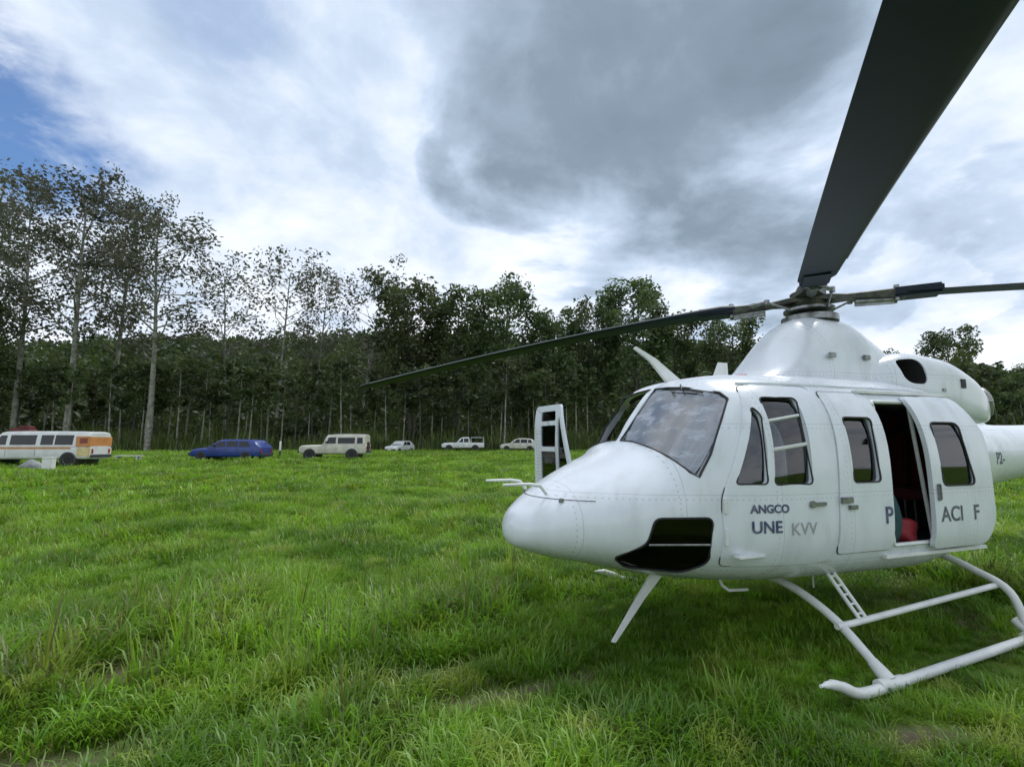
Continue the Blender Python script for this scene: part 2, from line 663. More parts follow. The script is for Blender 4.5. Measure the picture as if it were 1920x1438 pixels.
# ------------------------------------------------------------------ helicopter
K = [  # aft, top, bottom, half width, height of greatest width, upper and lower fullness
    (0.16, 0.98, .90, .05, .94, 2.0, 2.0), (0.20, 1.08, .83, .20, .94, 2.1, 2.1), (0.30, 1.17, .78, .36, .96, 2.2, 2.2),
    (0.50, 1.30, .72, .55, 1.0, 2.3, 2.3), (0.80, 1.46, .66, .74, 1.03, 2.35, 2.4), (1.05, 1.57, .60, .86, 1.06, 2.4, 2.5),
    (1.28, 1.68, .555, .94, 1.09, 2.5, 2.6), (1.50, 1.97, .525, 1.01, 1.12, 2.7, 2.8), (1.75, 2.25, .505, 1.10, 1.14, 2.9, 3.0),
    (1.95, 2.345, .495, 1.155, 1.16, 3.1, 3.2), (2.30, 2.385, .485, 1.20, 1.18, 3.3, 3.4), (3.00, 2.40, .47, 1.21, 1.2, 3.4, 3.5),
    (3.90, 2.40, .46, 1.21, 1.2, 3.4, 3.5), (4.40, 2.38, .49, 1.18, 1.25, 3.2, 3.2), (4.90, 2.33, .62, 1.05, 1.32, 3.0, 2.9),
    (5.40, 2.22, .84, .82, 1.42, 2.7, 2.6), (6.00, 2.06, 1.02, .56, 1.50, 2.4, 2.4), (6.60, 1.98, 1.13, .43, 1.55, 2.2, 2.2),
    (7.20, 1.95, 1.20, .37, 1.57, 2.1, 2.1), (9.50, 2.02, 1.48, .25, 1.75, 2.0, 2.0), (12.0, 2.10, 1.76, .15, 1.93, 2.0, 2.0)]
KF = [pchip([k[0] for k in K], [k[j] for k in K]) for j in range(1, 7)]


def hw(x, z):
    """half width of the hull at station x, height z"""
    zt, zb, wd, zm, nt_, nb = [f(x) for f in KF]
    r, n = ((z - zm) / (zt - zm), nt_) if z >= zm else ((zm - z) / (zm - zb), nb)
    return wd * (1 - r ** n) ** (1 / n) if r < 1 else 0.0


def ring(x, inset=0.0, n=72, params=None):
    zt, zb, wd, zm, nt_, nb = params or [f(x) for f in KF]
    zt, zb, wd = zt - inset, zb + inset, wd - inset
    out = []
    for k in range(n):
        t = 2 * math.pi * (k + .5) / n
        c, s_ = math.cos(t), math.sin(t)
        e = nt_ if s_ > 0 else nb
        h = (zt - zm) if s_ > 0 else (zm - zb)
        y = wd * math.copysign(abs(c) ** (2 / e), c)
        out.append((x, -y, zm + h * math.copysign(abs(s_) ** (2 / e), s_)))
    return out


def xs(p, z):
    """station where the nose surface meets lateral p, height z"""
    a = .17
    while a < 2.6 and hw(a, z) < abs(p):
        a += .02
    lo, hi = a - .02, a
    for _ in range(12):
        m = (lo + hi) / 2
        if hw(m, z) < abs(p):
            lo = m
        else:
            hi = m
    return hi


def rpoly(pts, r, n=4):
    """polygon with rounded corners"""
    out = []
    P = [Vector((*p, 0)) for p in pts]
    for i, p in enumerate(P):
        a, b = P[i - 1], P[(i + 1) % len(P)]
        da, db = (a - p), (b - p)
        q = min(r, da.length * .45, db.length * .45)
        a1, b1 = p + da.normalized() * q, p + db.normalized() * q
        for k in range(n + 1):
            t = k / n
            c = a1.lerp(p, t).lerp(p.lerp(b1, t), t)
            out.append((c.x, c.y))
    return out


def prism_side(poly, p0, p1):
    """(aft, height) outline extruded sideways from port offset p0 to p1"""
    m = MB()
    n = len(poly)
    m.add([(x, -p0, z) for x, z in poly] + [(x, -p1, z) for x, z in poly],
          [tuple(range(n)), tuple(range(2 * n - 1, n - 1, -1))] + [(i, (i + 1) % n, n + (i + 1) % n, n + i) for i in range(n)])
    me = m.mesh('cut')
    finish(me, 0)
    return me


def prism_front(poly, x0, x1):
    m = MB()
    n = len(poly)
    m.add([(x0, -p, z) for p, z in poly] + [(x1, -p, z) for p, z in poly],
          [tuple(range(n)), tuple(range(2 * n - 1, n - 1, -1))] + [(i, (i + 1) % n, n + (i + 1) % n, n + i) for i in range(n)])
    me = m.mesh('cut')
    finish(me, 0)
    return me


def slab(fn, a0, a1, b0, b1, na, nb, o_in, o_out):
    """thin closed sheet; fn(a, b, offset) -> point"""
    m = MB()
    g = lambda i, j: i * (nb + 1) + j
    N = (na + 1) * (nb + 1)
    A = [a0 + (a1 - a0) * i / na for i in range(na + 1)]
    B = [b0 + (b1 - b0) * j / nb for j in range(nb + 1)]
    vs = [fn(a, b, o_in) for a in A for b in B] + [fn(a, b, o_out) for a in A for b in B]
    fs = []
    for i in range(na):
        for j in range(nb):
            q = (g(i, j), g(i + 1, j), g(i + 1, j + 1), g(i, j + 1))
            fs.append(q)
            fs.append(tuple(k + N for k in reversed(q)))
    edge = [g(i, 0) for i in range(na + 1)] + [g(na, j) for j in range(1, nb + 1)] + [g(i, nb) for i in range(na - 1, -1, -1)] + [g(0, j) for j in range(nb - 1, 0, -1)]
    for k in range(len(edge)):
        a, b = edge[k], edge[(k + 1) % len(edge)]
        fs.append((b, a, a + N, b + N))
    m.add(vs, fs)
    me = m.mesh('slab')
    finish(me, 0)
    return me


def side_fn(side, x_lock=None):
    def fn(x, z, o):
        return (x, -side * (hw(x if x_lock is None else x_lock, z) + o), z)
    return fn


def bbox(poly, m=.03):
    a = [p[0] for p in poly]
    b = [p[1] for p in poly]
    return min(a) - m, max(a) + m, min(b) - m, max(b) + m


def side_panel(poly, holes, side, o_in, o_out, lock=None, dens=14):
    """piece of hull skin bounded by an outline, with window holes"""
    a0, a1, b0, b1 = bbox(poly)
    me = slab(side_fn(side, lock), a0, a1, b0, b1, max(3, int((a1 - a0) * dens)), max(3, int((b1 - b0) * dens)), o_in, o_out)
    lo, hi = (.2, 2.0) if side > 0 else (-2.0, -.2)
    return boolean(me, [(prism_side(poly, lo, hi), 'INTERSECT')] + [(prism_side(h, lo, hi), 'DIFFERENCE') for h in holes])


def setmat(me, *names):
    me.materials.clear()
    for n_ in names:
        me.materials.append(MATS[n_])
    return me


heli = empty('helicopter', (HEX, HEY, HZ), HTH)
tag(heli, 'white four-bladed transport helicopter parked on skids in the grass', 'helicopter')

# outlines (aft, height)
W_FWD = rpoly([(2.00, 2.02), (1.73, 1.385), (1.985, 1.385), (2.045, 1.95)], .035)
W_AFT = rpoly([(2.11, 2.10), (2.46, 2.10), (2.41, 1.38), (2.045, 1.38)], .04)
W_PAN = rpoly([(2.87, 1.935), (3.21, 1.935), (3.185, 1.38), (2.865, 1.38)], .04)
W_CAB = rpoly([(3.88, 1.90), (4.26, 1.90), (4.34, 1.33), (3.90, 1.33)], .06)
DOOR = rpoly([(2.02, 2.215), (2.70, 2.215), (2.60, .74), (1.63, .74), (1.62, 1.28)], .06)
PANEL = rpoly([(2.76, 2.17), (3.33, 2.17), (3.30, .80), (2.66, .80)], .05)
OPEN = rpoly([(3.36, 2.09), (4.3, 2.09), (4.3, .83), (3.325, .83)], .04)
SLIDE = rpoly([(3.76, 2.15), (4.46, 2.15), (4.60, 1.80), (4.60, 1.0), (4.50, .78), (3.76, .78)], .07)
CHIN = rpoly([(.86, .80), (1.06, .92), (1.12, 1.12), (1.55, 1.125), (1.55, .76), (1.42, .66), (1.0, .70)], .05)
SCREEN = [(.045, 1.735), (.25, 1.725), (.5, 1.68), (.75, 1.60), (.93, 1.48), (.975, 1.44), (.985, 1.62), (.955, 1.90), (.90, 2.09), (.82, 2.15), (.5, 2.22), (.25, 2.245), (.045, 2.255)]


def mirror(poly):
    return [(-a, b) for a, b in poly][::-1]


# hull
hm = MB()
st = [.16, .17, .18, .20, .23, .26] + [.3 + .05 * i for i in range(92)] + [4.95 + .15 * i for i in range(20)] + [8 + .5 * i for i in range(9)]
hm.loft([ring(x) for x in st if x <= 12])
hm.loft([ring(x, .055) for x in [1.02 + .08 * i for i in range(49)]], flip=True, mi=1)
hull = hm.mesh('fuselage', ['white', 'lining_dark'])
cuts = [(prism_front(SCREEN, .9, 2.3), 'DIFFERENCE'), (prism_front(mirror(SCREEN), .9, 2.3), 'DIFFERENCE')]
for h in (W_FWD, W_AFT):
    cuts.append((prism_side(h, .5, 1.6), 'DIFFERENCE'))
cuts.append((prism_side(DOOR, -1.6, -.6), 'DIFFERENCE'))
cuts.append((prism_side(W_PAN, -1.6, 1.6), 'DIFFERENCE'))
cuts.append((prism_side(W_CAB, -1.6, 0), 'DIFFERENCE'))
cuts.append((prism_side(OPEN, .4, 1.6), 'DIFFERENCE'))
cuts.append((prism_side(CHIN, .45, 1.3), 'DIFFERENCE'))
cuts.append((prism_side(CHIN, -1.3, -.45), 'DIFFERENCE'))
hull = boolean(hull, cuts)
fus = link('fuselage', hull, heli, 32, 0, False)


# glazing
def pane(name, poly, side, mat, parent=heli, lock=None, off=-.03):
    a0, a1, b0, b1 = bbox(poly, .02)
    g = rpoly([(a0, b0), (a1, b0), (a1, b1), (a0, b1)], .02, 1)
    big = []
    cx, cz = sum(p[0] for p in poly) / len(poly), sum(p[1] for p in poly) / len(poly)
    for x, z in poly:
        d = math.hypot(x - cx, z - cz)
        big.append((cx + (x - cx) * (1 + .012 / d), cz + (z - cz) * (1 + .012 / d)))
    me = side_panel(big, [], side, off - .003, off + .003, lock)
    return link(name, setmat(me, mat), parent, 40, 0, False)


for s_ in (1, -1):
    fn = lambda p, z, o: (xs(p, z) - o, -p, z)
    pol = [(s_ * a, b) for a, b in SCREEN]
    if s_ < 0:
        pol = pol[::-1]
    a0, a1 = (.02, 1.0) if s_ > 0 else (-1.0, -.02)
    me = slab(fn, a0, a1, 1.42, 2.28, 22, 22, -.024, -.018)
    cx, cz = s_ * .5, 1.9
    big = [(cx + (p - cx) * 1.012, cz + (z - cz) * 1.015) for p, z in pol]
    me = boolean(me, [(prism_front(big, .6, 2.6), 'INTERSECT')])
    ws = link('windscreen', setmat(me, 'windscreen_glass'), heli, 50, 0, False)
    # black rubber seal round the screen
    m = MB()
    m.tube([(xs(p, z) - .001, -p, z) for p, z in pol + pol[:1]], .010, 6, cap=False)
    m.build('seal', 'seal_black', ws, 60)
    # wiper
    m = MB()
    m.tube([(xs(s_ * q, z) - .016, -s_ * q, z) for q, z in ((.34, 2.22), (.46, 2.205), (.60, 2.185), (.72, 2.155))], .009, 6)
    m.tube([(xs(s_ * .40, 2.26) - .01, -s_ * .40, 2.262), (xs(s_ * .52, 2.195) - .03, -s_ * .52, 2.197)], .007, 6)
    m.build('wiper', 'seal_black', heli, 60)
    cw = pane('chin_window', CHIN, s_, 'chin_glass', off=-.012)
    m = MB()
    m.tube([(x, -s_ * (hw(x, z) + .001), z) for x, z in CHIN + CHIN[:1]], .009, 6, cap=False)
    m.build('window_seal', 'seal_black', cw, 60)
    m = MB()
    m.tube([(x, -s_ * (hw(x, .915) - .006), .915) for x in (1.08, 1.2, 1.32, 1.44, 1.54)], .009, 6)
    m.build('glazing_bar', 'hub_steel', cw, 60)

for s_, ww in ((1, W_PAN), (-1, W_PAN), (-1, W_CAB)):
    pane('cabin_window', ww, s_, 'side_glass')


# crew doors (port one shut, starboard one swung open)
def crew_door(side):
    d = side_panel(DOOR, [W_FWD, W_AFT], side, .002, .012)
    return setmat(d, 'white')


def loopline(poly, side, off, r, lock=None):
    m = MB()
    m.tube([(x, -side * (hw(x if lock is None else lock, z) + off), z) for x, z in poly + poly[:1]], r, 5, cap=False)
    return m


pd_ = link('crew_door', crew_door(1), heli, 30, 0, False)
pd_['label'] = 'closed port crew door with split side windows'
pane('window_pane', W_FWD, 1, 'side_glass', pd_)
pane('window_pane', W_AFT, 1, 'side_glass', pd_)
loopline(DOOR, 1, .003, .006).build('door_seal', 'seal_black', pd_, 60)
for z0, z1 in ((1.885, 1.945), (1.655, 1.705)):
    m = MB()
    m.tube([(2.06, -(hw(2.06, z0) - .02), z0), (2.43, -(hw(2.43, z1) - .02), z1)], .016, 6)
    m.build('window_bar', 'gear_white', pd_, 60)
m = MB()
m.box((2.44, -hw(2.44, 1.22) - .022, 1.22), (.16, .02, .03))
m.tube([(2.38, -hw(2.38, 1.22) - .01, 1.22), (2.38, -hw(2.38, 1.22) - .03, 1.22)], .03, 10)
m.build('door_handle', 'hub_steel', pd_, 40)
for z in (.98, 1.22):
    m = MB()
    m.tube([(1.64, -hw(1.64, z) - .015, z - .06), (1.64, -hw(1.64, z) - .015, z + .06)], .016, 8)
    m.build('hinge', 'gear_white', pd_, 40)

def flat_fn(x, z, o):
    return (x, 1.12 + .22 * (hw(2.2, z) - 1.2) + o, z)


def flat_panel(poly, holes, o_in, o_out):
    a0, a1, b0, b1 = bbox(poly)
    me = slab(flat_fn, a0, a1, b0, b1, 12, 18, o_in, o_out)
    return boolean(me, [(prism_side(poly, -2, -.2), 'INTERSECT')] + [(prism_side(h, -2, -.2), 'DIFFERENCE') for h in holes])


W_TOP = rpoly([(2.12, 2.13), (2.52, 2.13), (2.51, 2.00), (2.09, 2.00)], .03)
W_LOW = rpoly([(2.08, 1.94), (2.50, 1.94), (2.47, 1.66), (2.07, 1.66)], .03)
W_FOOT = rpoly([(2.06, 1.60), (2.47, 1.60), (2.44, 1.12), (2.02, 1.12)], .03)
W_TRI = rpoly([(2.00, 2.05), (1.70, 1.30), (1.98, 1.30), (2.03, 1.98)], .03)
sdp = flat_panel(DOOR, [W_TRI, W_TOP, W_LOW, W_FOOT], -.035, .0)
piv = Vector((1.66, 1.12, 0))
rot = Matrix.Translation(Vector((-.27, .06, 0))) @ Matrix.Translation(piv) @ Matrix.Rotation(R(95), 4, 'Z') @ Matrix.Translation(-piv)
sdp.transform(rot)
sdo = link('crew_door', setmat(sdp, 'white'), heli, 30, 0, False)
sdo['label'] = 'open starboard crew door swung out beyond the nose'
for ww in (W_TRI, W_TOP, W_LOW, W_FOOT):
    g = flat_panel([(x, z) for x, z in ww], [], -.021, -.015)
    g.transform(rot)
    link('window_pane', setmat(g, 'side_glass'), sdo, 40, 0, False)
for z in (1.0, 1.3):
    m = MB()
    m.tube([(1.40, 1.02, z), (1.62, 1.09, z)], .022, 8)
    m.build('hinge', 'gear_white', sdo)

# hinged panel ahead of the cargo doorway, sliding door pushed back
hp = link('hinged_panel', setmat(side_panel(PANEL, [W_PAN], 1, .002, .012), 'white'), heli, 30, 0, False)
loopline(PANEL, 1, .003, .006).build('door_seal', 'seal_black', hp, 60)
m = MB()
m.box((2.75, -hw(2.75, 1.24) - .025, 1.24), (.13, .025, .05))
m.box((2.82, -hw(2.82, 1.18) - .022, 1.18), (.10, .02, .035))
m.build('door_handle', 'hub_steel', hp, 40, .005)
hp2 = link('hinged_panel', setmat(side_panel(PANEL, [W_PAN], -1, .002, .012), 'white'), heli, 30, 0, False)

sl = link('sliding_door', setmat(side_panel(SLIDE, [W_CAB], 1, .025, .065, 3.9), 'white'), heli, 30, 0, False)
sl['label'] = 'port sliding cargo door pushed back'
pane('window_pane', W_CAB, 1, 'side_glass', sl, 3.9, .045)
loopline(W_CAB, 1, .066, .009, 3.9).build('window_seal', 'seal_black', sl, 60)
loopline(W_PAN, 1, .011, .008).build('window_seal', 'seal_black', hp, 60)
for wv in (W_FWD, W_AFT):
    loopline(wv, 1, .011, .007).build('window_seal', 'seal_black', pd_, 60)
m = MB()
m.box((3.815, -(hw(3.9, 1.28) + .08), 1.28), (.025, .03, .14))
m.tube([(3.815, -(hw(3.9, 1.2) + .06), 1.22), (3.815, -(hw(3.9, 1.2) + .085), 1.22)], .02, 8)
m.build('door_handle', 'hub_steel', sl, 40, .006)
# door rails
for z in (2.185, .735):
    m = MB()
    m.box((3.92, -(hw(3.9, z) + .018), z), (1.36, .045, .03))
    m.build('door_rail', 'gear_white', heli, 30, .004)
# door frame of the cargo doorway
m = MB()
fr = rpoly([(3.36, 2.09), (3.84, 2.09), (3.84, .83), (3.325, .83)], .04)
m.tube([(x, -(hw(min(x, 3.9), z) - .005), z) for x, z in fr + fr[:1]], .018, 6, cap=False)
m.build('doorway_frame', 'gear_white', heli, 60)

# starboard sliding door outline
st2 = link('sliding_door', setmat(side_panel(rpoly([(3.40, 2.15), (4.75, 2.15), (4.75, .78), (3.40, .78)], .06), [W_CAB], -1, .003, .02), 'white'), heli, 30, 0, False)

# cabin fittings
m = MB()
fl = [(x, .79) for x in (1.15, 2, 3, 4, 4.9)]
vs, fs = [], []
for i, (x, z) in enumerate(fl):
    yw = hw(x, z) - .09
    vs += [(x, -yw, z), (x, yw, z), (x, -yw, z - .05), (x, yw, z - .05)]
for i in range(len(fl) - 1):
    a = i * 4
    fs += [(a, a + 1, a + 5, a + 4), (a + 2, a + 6, a + 7, a + 3)]
fs += [(0, 2, 3, 1), (16, 17, 19, 18)]
m.add(vs, fs)
m.build('cabin_floor', 'lining_dark', heli, 0, 0, True)
m = MB()
bk = ring(4.88, .07, 40)
m.loft([bk, [(4.92, y, z) for _, y, z in bk]])
m.build('rear_bulkhead', 'lining_dark', heli, 30)
m = MB()
m.loft([[(1.42, -.62, .95), (1.42, .62, .95), (1.42, .66, 1.42), (1.42, -.66, 1.42)], [(1.60, -.64, .95), (1.60, .64, .95), (1.60, .70, 1.58), (1.60, -.70, 1.58)]])
m.box((1.75, 0, 1.02), (.8, .26, .42))
m.build('instrument_panel', 'panel_black', heli, 30, .012)
m = MB()
m.box((1.28, 0, .86), (.44, .62, .46))
m.build('dark_infill', 'panel_black', heli, 30, .02)  # solid dark box added so the chin windows look dark
for p_ in (.34, .52, -.34, -.52):
    m = MB()
    m.tube([(1.45, -p_, .78), (1.28, -p_, .92)], .014, 6)
    m.box((1.26, -p_, .95), (.03, .11, .14), Matrix.Rotation(R(25), 3, 'Y'))
    m.build('rudder_pedal', 'hub_steel', heli, 30)


def seat(x, p, mat, wd=.5, back=.62, name='crew_seat', face=-1):
    o = MB()
    o.box((x, -p, .79 + .40), (.50, wd, .10))
    st_ = o.build(name, mat, heli, 40, .03)
    b = MB()
    b.box((x - face * .27, -p, 1.24 + back / 2), (.10, wd * .95, back), Matrix.Rotation(R(-face * 10), 3, 'Y'))
    b.build('seat_back', mat, st_, 40, .03)
    h = MB()
    h.box((x - face * .34, -p, 1.24 + back + .10), (.08, wd * .5, .18))
    h.build('headrest', mat, st_, 40, .025)
    for sx in (-.2, .2):
        for sy in (-.2, .2):
            g = MB()
            g.tube([(x + sx, -p + sy, .79), (x + sx, -p + sy, 1.16)], .016, 6)
            g.build('seat_leg', 'hub_steel', st_, 40)
    return st_


seat(2.18, .52, 'seat_grey')
seat(2.18, -.52, 'seat_grey')
for p in (.75, .25, -.25, -.75):
    seat(4.45, p, 'seat_red', .46, .58, 'cabin_seat')
for p in (.35, -.15, -.65):
    seat(3.62, p, 'seat_red', .46, .60, 'cabin_seat')
m = MB()
m.box((2.62, 0, 1.55), (.05, .5, 1.3))
m.build('broom_closet', 'lining_dark', heli, 30, .02)
m = MB()
m.tube([(3.45, -.95, 2.05), (3.47, -1.0, 1.7), (3.46, -1.02, 1.45), (3.5, -1.0, 1.25)], .02, 6, flat=.3)
m.build('seat_belt', 'belt_grey', heli, 50)
m = MB()
m.box((2.35, 0, 2.27), (.5, .5, .07))
m.build('overhead_console', 'panel_black', heli, 30, .02)


# roof: pylon fairing and engine cowlings
def lring(x, zt, zb, wd, zm, nt_=2.6, nb=4, n=48):
    return ring(x, 0, n, (zt, zb, wd, zm, nt_, nb))


def cowl(keys, name, mat='white', n=26):
    fs_ = [pchip([k[0] for k in keys], [k[j] for k in keys]) for j in range(1, 6)]
    m = MB()
    a, b = keys[0][0], keys[-1][0]
    rg = []
    for i in range(n + 1):
        x = a + (b - a) * i / n
        zt, zb, wd, zm, e = [f(x) for f in fs_]
        rg.append(lring(x, zt, zb, wd, zm, e, 5))
    m.loft(rg)
    return m


py_ = cowl([(2.74, 2.39, 2.30, .30, 2.34, 2.2), (2.95, 2.46, 2.25, .42, 2.34, 2.2), (3.14, 2.60, 2.25, .49, 2.36, 2.2), (3.34, 2.85, 2.25, .54, 2.40, 2.1),
            (3.56, 3.07, 2.25, .57, 2.42, 2.2), (3.78, 3.165, 2.25, .58, 2.43, 2.15), (4.14, 3.165, 2.25, .58, 2.43, 2.1), (4.36, 3.04, 2.25, .57, 2.43, 2.1), (4.62, 2.82, 2.25, .55, 2.42, 2.2), (4.95, 2.64, 2.2, .47, 2.38, 2.2), (5.4, 2.52, 2.2, .32, 2.34, 2.2)], 'pylon')
pyl = py_.build('pylon_fairing', 'white', heli, 32)
for x in (3.55, 4.05):
    m = MB()
    m.box((x, -.585, 2.62), (.09, .03, .05))
    m.build('latch', 'hub_steel', pyl, 30, .005)
m = MB()
m.lathe([(.30, 3.12), (.30, 3.19), (.22, 3.22), (.12, 3.225)], (3.98, 0, 0), 'z', 28)
m.build('swashplate_collar', 'hub_steel', pyl, 35)

for s_ in (1, -1):
    keys = [(4.16, 2.56, 2.28, .14, 2.42, 2.3), (4.34, 2.64, 2.24, .26, 2.42, 2.6), (4.6, 2.71, 2.15, .325, 2.42, 2.7), (5.1, 2.68, 2.05, .35, 2.36, 2.6), (5.5, 2.55, 1.96, .34, 2.25, 2.4), (5.78, 2.37, 1.93, .28, 2.15, 2.3), (5.86, 2.30, 1.95, .23, 2.13, 2.2)]
    cm_ = cowl(keys, 'engine')
    cm_.v = [(x, y - s_ * .44, z) for x, y, z in cm_.v]
    em = cm_.mesh('engine_cowling', 'white')
    finish(em, 0)
    oval = rpoly([(4.33, 2.60), (4.63, 2.62), (4.70, 2.33), (4.42, 2.34)], .11, 6)
    em = boolean(em, [(prism_side(oval, *((.50, 1.2) if s_ > 0 else (-1.2, -.50))), 'DIFFERENCE')])
    eng = link('engine_cowling', setmat(em, 'white'), heli, 32, 0, False)
    m = MB()
    cx_, cz_ = 4.52, 2.47
    kf = [pchip([k_[0] for k_ in keys], [k_[j] for k_ in keys]) for j in range(1, 6)]

    def skin(x, z):
        zt, zb, wd, zm, e_ = [f(x) for f in kf]
        q_, e_ = ((z - zm) / (zt - zm), e_) if z > zm else ((zm - z) / (zm - zb), 5)
        return .44 + wd * max(0, 1 - min(q_, 1) ** e_) ** (1 / e_)
    lin = [(cx_ + (x - cx_) * .97, cz_ + (z - cz_) * .97) for x, z in oval]
    m.loft([[(x, -s_ * (.51 + (skin(x, z) - .012 - .51) * k_), z) for x, z in lin] for k_ in (0, .5, 1)], cap=False)
    m.add([(cx_ + (x - cx_) * .97, -s_ * .51, cz_ + (z - cz_) * .97) for x, z in oval], [tuple(range(len(oval)))])
    m.build('air_intake', 'soot_and_shade', eng, 40)  # black lining stands in for the shade inside the intake hole
    # exhaust
    m = MB()
    m.tube([(5.72, -s_ * .46, 2.15), (5.84, -s_ * .49, 2.16), (5.95, -s_ * .56, 2.18)], [.15, .15, .155], 20, cap=False)
    m.tube([(5.72, -s_ * .46, 2.15), (5.84, -s_ * .49, 2.16), (5.93, -s_ * .55, 2.18)], [.135, .135, .14], 20)
    ex = m.build('exhaust_pipe', 'soot_and_shade', eng, 50)
    m = MB()
    c0, dr_ = Vector((5.95, -s_ * .56, 2.18)), Vector((.62, -s_ * .45, .06)).normalized()
    a_ = dr_.cross(Vector((0, 0, 1))).normalized()
    b_ = dr_.cross(a_)
    m.tube([c0 + (a_ * math.cos(t) + b_ * math.sin(t)) * .155 for t in [2 * math.pi * i / 24 for i in range(25)]], .034, 8, cap=False)
    m.build('exhaust_rim', 'exhaust_metal', ex, 60)
    m = MB()
    m.box((5.22, -s_ * .79, 2.36), (.07, .02, .10))
    m.build('cooling_vent', 'seal_black', eng, 30)
    m = MB()
    m.box((4.9, -s_ * .785, 2.28), (.05, .02, .03))
    m.build('latch', 'hub_steel', eng, 30)
m = MB()
m.loft([lring(4.9, 2.62, 2.2, .40, 2.35), lring(5.6, 2.46, 2.0, .36, 2.2), lring(6.3, 2.15, 1.8, .26, 1.95), lring(6.9, 1.96, 1.75, .15, 1.85)])
m.build('aft_fairing', 'white', heli, 32)

# cabin roof edge gutter, cutters, antennas, lamps
for s_ in (1, -1):
    m = MB()
    m.tube([(x, -s_ * (hw(x, 2.235) + .004), 2.235) for x in [2.05 + .1 * i for i in range(25)]], .014, 6)
    m.build('roof_gutter', 'white', heli, 60)
    # pitot tubes
    m = MB()
    m.tube([(.46, s_ * .26, 1.27), (.40, s_ * .26, 1.345), (.30, s_ * .26, 1.36), (.06, s_ * .26, 1.36)], [.016, .016, .014, .011], 8)
    m.build('pitot_tube', 'gear_white', heli, 60)
    # step at the foot of the crew door
    m = MB()
    m.box((1.82, -s_ * (hw(1.82, .83) + .03), .83), (.26, .07, .018))
    m.build('foot_rest', 'gear_white', heli, 30, .004)
m = MB()
m.loft([[(1.93, -.02, 2.33), (2.10, -.02, 2.36), (2.10, .02, 2.36), (1.93, .02, 2.33)], [(1.72, -.016, 2.55), (1.80, -.016, 2.575), (1.80, .016, 2.575), (1.72, .016, 2.55)],
        [(1.54, -.012, 2.665), (1.57, -.012, 2.69), (1.57, .012, 2.69), (1.54, .012, 2.665)]])
m.build('upper_wire_cutter', 'gear_white', heli, 20, .003)
m = MB()
m.loft([[(1.42, -.40 - .02, .60), (1.56, -.40 - .02, .60), (1.56, -.40 + .02, .60), (1.42, -.40 + .02, .60)], [(1.24, -.415, .38), (1.32, -.415, .37), (1.32, -.385, .37), (1.24, -.385, .38)],
        [(.98, -.41, .045), (1.02, -.41, .035), (1.02, -.39, .035), (.98, -.39, .045)]])
m.build('lower_wire_cutter', 'gear_white', heli, 20, .003)
m = MB()
m.tube([(2.05, -.45, .54), (2.10, -.47, .42), (2.16, -.48, .375), (2.36, -.50, .37)], .015, 8)
m.build('belly_antenna', 'gear_white', heli, 60)
m = MB()
m.tube([(3.4, -.3, .5), (3.4, -.3, .24)], .008, 6)
m.build('drain_pipe', 'gear_white', heli, 60)
m = MB()
m.lathe([(.10, 0), (.10, .05), (.07, .07), (0, .075)], (2.9, 0, 2.385), 'z', 18)
m.build('beacon_lamp', 'lamp_red', heli, 40)
m = MB()
m.loft([[(2.5, -.012, 2.36), (2.72, -.012, 2.37), (2.72, .012, 2.37), (2.5, .012, 2.36)], [(2.60, -.006, 2.58), (2.72, -.006, 2.58), (2.72, .006, 2.58), (2.60, .006, 2.58)]])
m.build('roof_antenna', 'gear_white', heli, 20)
# landing light in the nose, seam of the nose door
m = MB()
m.tube([(xs(q, 1.24) - .001, -q, 1.24) for q in [-.62 + .05 * i for i in range(26)]], .0035, 5)
m.build('nose_seam', 'seal_black', heli, 60)
for p in (-.42, .42):
    m = MB()
    m.box((xs(p, 1.235) + .0, -p, 1.235), (.04, .07, .03), Matrix.Rotation(R(-30 * (1 if p > 0 else -1)), 3, 'Z'))
    m.build('latch', 'hub_steel', heli, 30, .004)

# lettering
def text(body, size, x0, z0, mat, parent, off=.016, lock=None, bold=True, sx=1.0):
    cu = bpy.data.curves.new('txt', 'FONT')
    cu.body = body
    cu.size = size
    cu.offset = .003 if bold else 0
    o = bpy.data.objects.new('txt', cu)
    COL.objects.link(o)
    bpy.context.view_layer.update()
    me = bpy.data.meshes.new_from_object(o.evaluated_get(bpy.context.evaluated_depsgraph_get()))
    bpy.data.objects.remove(o)
    for v in me.vertices:
        x, z = x0 + v.co.x * sx, z0 + v.co.y
        v.co = (x, -(hw(x if lock is None else lock, z) + off), z)
    return link('lettering', setmat(me, mat), parent, 0, 0, False)


text('ANGCO', .088, 1.825, 1.165, 'navy_print', pd_, .0165)
text('UNE', .13, 1.825, 1.01, 'navy_print', pd_, .0165)
text('KVV', .14, 2.16, .985, 'belt_grey', pd_, .0165, bold=False)
text('P', .20, 3.195, 1.03, 'navy_print', hp, .0165)
text('ACI', .185, 3.83, 1.02, 'black_print', sl, .068, 3.9)
text('F', .185, 4.27, 1.02, 'black_print', sl, .068, 3.9)
text('P2-', .20, 6.22, 1.46, 'black_print', heli, .004, bold=True)

